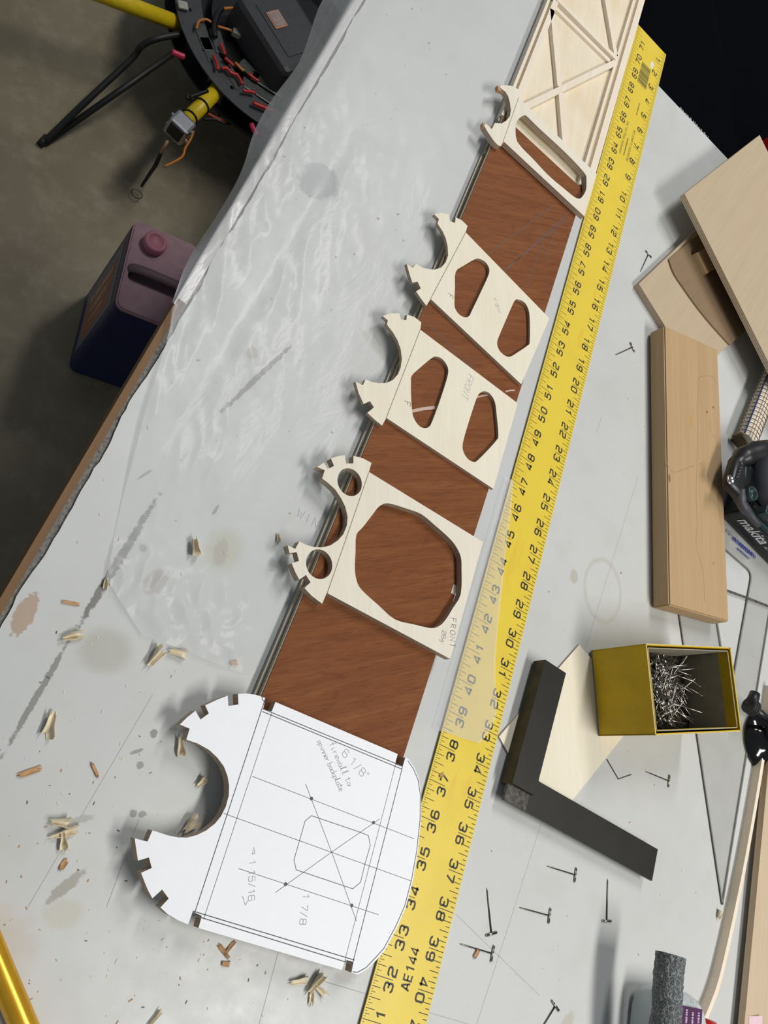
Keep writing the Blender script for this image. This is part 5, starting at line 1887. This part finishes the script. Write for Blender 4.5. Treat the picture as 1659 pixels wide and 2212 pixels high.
def ring(r0, r1, z0, z1, name, mat, holes=0):
    hs = [arcpts(dc, r0, 0, 360, 64)[:-1]] if r0 else []
    for k in range(holes):
        a = k * 2 * math.pi / holes + .2
        c = (dc.x + math.cos(a) * (r0 + r1) / 2, dc.y + math.sin(a) * (r0 + r1) / 2)
        hs.append(arcpts(c, .16, 0, 360, 12)[:-1])
    return MB().prism(arcpts(dc, r1, 0, 360, 72)[:-1], z0, z1, hs, side=0).build(name, [mat], dr)


ring(0, 8.7, ZD - .5, ZD - .38, 'lower_plate', 'drone_black')
ring(6.6, 8.5, ZD + .9, ZD + 1.0, 'upper_ring', 'drone_grey', 16)
ring(0, 5.6, ZD + .35, ZD + .45, 'middle_plate', 'drone_black')
for k in range(8):
    a = math.radians(22 + 45 * k)
    MB().tube([(dc.x + math.cos(a) * 7.4, dc.y + math.sin(a) * 7.4, ZD - .38), (dc.x + math.cos(a) * 7.4, dc.y + math.sin(a) * 7.4, ZD + .95)], .16, 10).build('standoff', ['alu'], dr)


def darm(pa, pq, zz=ZD + .2, ext=0.0):
    p_, q_ = Vector(U(*pa, zz)), Vector(U(*pq, zz))
    q_ = q_ + (q_ - p_).normalized() * ext
    arm = MB().tube([p_, q_], 0.52, 20).build('arm_tube', ['drone_yellow'], dr, True)
    c_ = p_ + (p_ - q_).normalized() * .8
    MB().tube([c_, p_], 0.56, 16).build('arm_clamp', ['drone_grey'], dr, True)
    return arm, Vector(p_), Vector(q_)


darm((388, 52), (250, 0), ext=6)
arm2, q0, q1 = darm((478, 186), (398, 266))
ad = (q1 - q0).normalized()
an = Vector((-ad.y, ad.x, 0))
for t in (.55, .86):
    c = q0 + (q1 - q0) * t
    pts = [c + an * (.56 * math.cos(i / 12 * 6.283)) + Vector((0, 0, .56 * math.sin(i / 12 * 6.283))) for i in range(13)]
    MB().tube(pts, .07, 6).build('cable_tie', ['wire_black'], arm2)
c = q1 + ad * .55
b = MB().box(c, (1.3, 1.5, 1.5), rz=math.atan2(ad.y, ad.x), bev=.2)
mm = b.build('motor_mount', ['alu'], arm2)
b = MB().box(c + ad * .45 + Vector((0, 0, .1)), (.6, 1.05, 1.1), rz=math.atan2(ad.y, ad.x), bev=.1)
b.build('mount_face', ['drone_black'], arm2)
MB().tube([q1 - ad * .02, q1 + ad * .1], .40, 16).build('tube_end', ['drone_black'], arm2, True)
for sx in (-1, 1):
    for sz in (-1, 1):
        MB().tube([c + an * .72 * sx + Vector((0, 0, .5 * sz)), c + an * .86 * sx + Vector((0, 0, .5 * sz))], .12, 8).build('bolt', ['chrome'], arm2)
tip = Vector(U(306, 402, FLOOR + 1.2))
st_ = Vector(U(362, 305, ZD - .3))
mid = (tip + st_) / 2
b = MB().tube([st_, st_ * .75 + tip * .25], .10, 8)
b.build('brass_stub', ['copper_pad'], dr, True)
b = MB().tube([st_ * .75 + tip * .25, mid + Vector((0.1, 0, 0)), tip], [.14, .15, .10], 8)
b.build('cable_tail', ['wire_black'], dr, True)
pts = [tip + Vector((.4 * math.cos(i / 10 * 6.283), .35 * math.sin(i / 10 * 6.283) - .2, -.8)) for i in range(11)]
MB().tube(pts, .03, 5).build('wire_loop', ['wire_black'], dr)
# landing leg: one bent black tube and its brace
foot = Vector(U(95, 308, FLOOR + .25))
bend = [Vector(U(402, 72, ZD + .4)), Vector(U(340, 83, ZD + .2)), Vector(U(305, 100, ZD - .6)), Vector(U(283, 128, ZD - 1.6)), Vector(U(180, 225, FLOOR + 2.6)), foot]
MB().tube(smooth_pts(bend, 5), .22, 12).build('landing_leg', ['rubber_leg'], dr, True)
MB().tube([Vector(U(372, 116, ZD - .6)), foot + Vector((.1, .1, 0))], .22, 12).build('landing_leg', ['rubber_leg'], dr, True)
MB().tube([foot + Vector((-.1, -.3, .02)), foot + Vector((-.05, .5, .02))], .25, 10).build('leg_foot', ['rubber_leg'], dr, True)
a3 = math.radians(20)
for sgn in (1,):
    f2_ = Vector((dc.x + 6, dc.y + 13, FLOOR + .25))
    MB().tube([(dc.x + 3, dc.y + 6, ZD - .4), f2_], .22, 12).build('landing_leg', ['rubber_leg'], dr, True)
    f3_ = Vector((dc.x + 9, dc.y - 10, FLOOR + .25))
    MB().tube([(dc.x + 5, dc.y - 5, ZD - .4), f3_], .22, 12).build('landing_leg', ['rubber_leg'], dr, True)
# central canopy with its pale pad
cc = Vector(U(590, 60, ZD + 3.2))
ca = math.radians(-28)
b = MB().box((cc.x + .8, cc.y + .9, ZD + 1.9), (6.0, 5.0, 2.9), rz=ca, bev=.5)
can = b.build('canopy', ['drone_canopy'], dr)
b = MB().box((cc.x + .8, cc.y + .9, ZD + 3.36), (4.0, 3.2, .12), rz=ca, bev=.05)
b.build('canopy_lid', ['drone_grey'], can)
pc = U(598, 42, ZD + 3.45)
MB().box((pc[0], pc[1], ZD + 3.46), (1.25, 1.2, .1), rz=ca, bev=.03).build('pad_frame', ['copper_pad'], can)
MB().box((pc[0], pc[1], ZD + 3.52), (1.05, 1.0, .06), rz=ca).build('pad', ['pad_face'], can)
# speed controllers and wiring
for (x, y, a, L) in ((440, 78, 62, 2.0), (452, 105, 62, 1.8), (472, 88, 70, 1.8), (560, 196, 12, 2.6), (578, 180, 10, 2.4), (505, 165, 45, 1.8), (540, 150, 30, 1.6)):
    q = U(x, y, ZD + 1.1)
    MB().box((q[0], q[1], ZD + .9), (L, .85, .35), rz=math.radians(-a + 20), bev=.06).build('speed_controller', ['circuit'], dr)
q = U(512, 70, ZD + 1.4)
MB().box((q[0], q[1], ZD + 1.3), (.6, .45, .4), rz=.3, bev=.04).build('plug', ['connector_white'], dr)
q = U(395, 12, ZD + 1.2)
MB().box((q[0], q[1], ZD + 1.2), (.7, .6, .2), rz=.6, bev=.04).build('plug', ['connector_white'], dr)
for col, pl, r in (('wire_red', [(461, 120), (468, 135), (470, 150)], .11), ('wire_red', [(476, 95), (481, 105), (486, 118)], .11), ('wire_red', [(485, 125), (497, 135), (504, 142)], .12),
                   ('wire_red', [(478, 148), (490, 148), (500, 158), (512, 162), (520, 175), (523, 182)], .12), ('wire_red', [(535, 158), (550, 170), (558, 175)], .11),
                   ('wire_red', [(525, 196), (540, 198), (552, 201)], .11), ('wire_red', [(546, 222), (570, 232), (590, 240)], .14), ('wire_pink', [(372, 112), (385, 118), (398, 123)], .2), ('wire_pink', [(543, 268), (548, 280), (556, 292)], .18),
                   ('wire_orange', [(424, 62), (430, 46), (445, 42), (456, 48)], .09), ('wire_orange', [(470, 57), (488, 62), (500, 66)], .09), ('wire_orange', [(476, 20), (500, 18), (522, 21)], .12),
                   ('wire_orange', [(593, 140), (597, 155), (608, 175), (612, 186)], .09), ('wire_orange', [(640, 75), (652, 72), (664, 85)], .09), ('wire_orange', [(508, 135), (520, 148), (527, 153)], .1),
                   ('wire_black', [(465, 80), (462, 60), (470, 30), (480, 18)], .2), ('wire_black', [(410, 210), (430, 203), (448, 196)], .14)):
    pts = [U(x, y, ZD + 1.35) for x, y in pl]
    MB().tube(smooth_pts(pts, 4), r, 8).build('wire', [col], dr, True)
for col, pl in (('wire_orange', [(448, 245), (470, 256), (495, 264), (520, 258)]), ('wire_red', [(445, 243), (460, 252), (480, 262)]), ('wire_black', [(440, 258), (465, 258), (490, 268), (515, 262)]), ('wire_orange', [(418, 283), (412, 300), (400, 320), (392, 340), (355, 360)]), ('wire_black', [(462, 230), (470, 240), (474, 250)])):
    MB().tube(smooth_pts([U(x, y, ZD - .8) for x, y in pl], 4), .09, 8).build('wire', [col], dr, True)
q = U(412, 207, ZD + .4)
MB().box((q[0], q[1], ZD + .2), (.5, .35, .3), rz=.4, bev=.04).build('plug', ['wire_black'], dr)

# red case resting on the black cover
q = U(1668, 345, -5)
rt = thing('red_case', 'red plastic case glimpsed past the upper plywood board at the right edge', 'case', (q[0] + 2, q[1] - .5, -6.4))
MB().box((q[0] + 2.2, q[1] - .5, -4.9), (4.4, 6, 3.0), rz=.2, bev=.3).build('case_body', ['red_plastic'], rt)
MB().box((q[0] + 2.2, q[1] - .5, -3.3), (4.5, 6.1, .3), rz=.2, bev=.1).build('case_lid', ['red_dark'], rt)
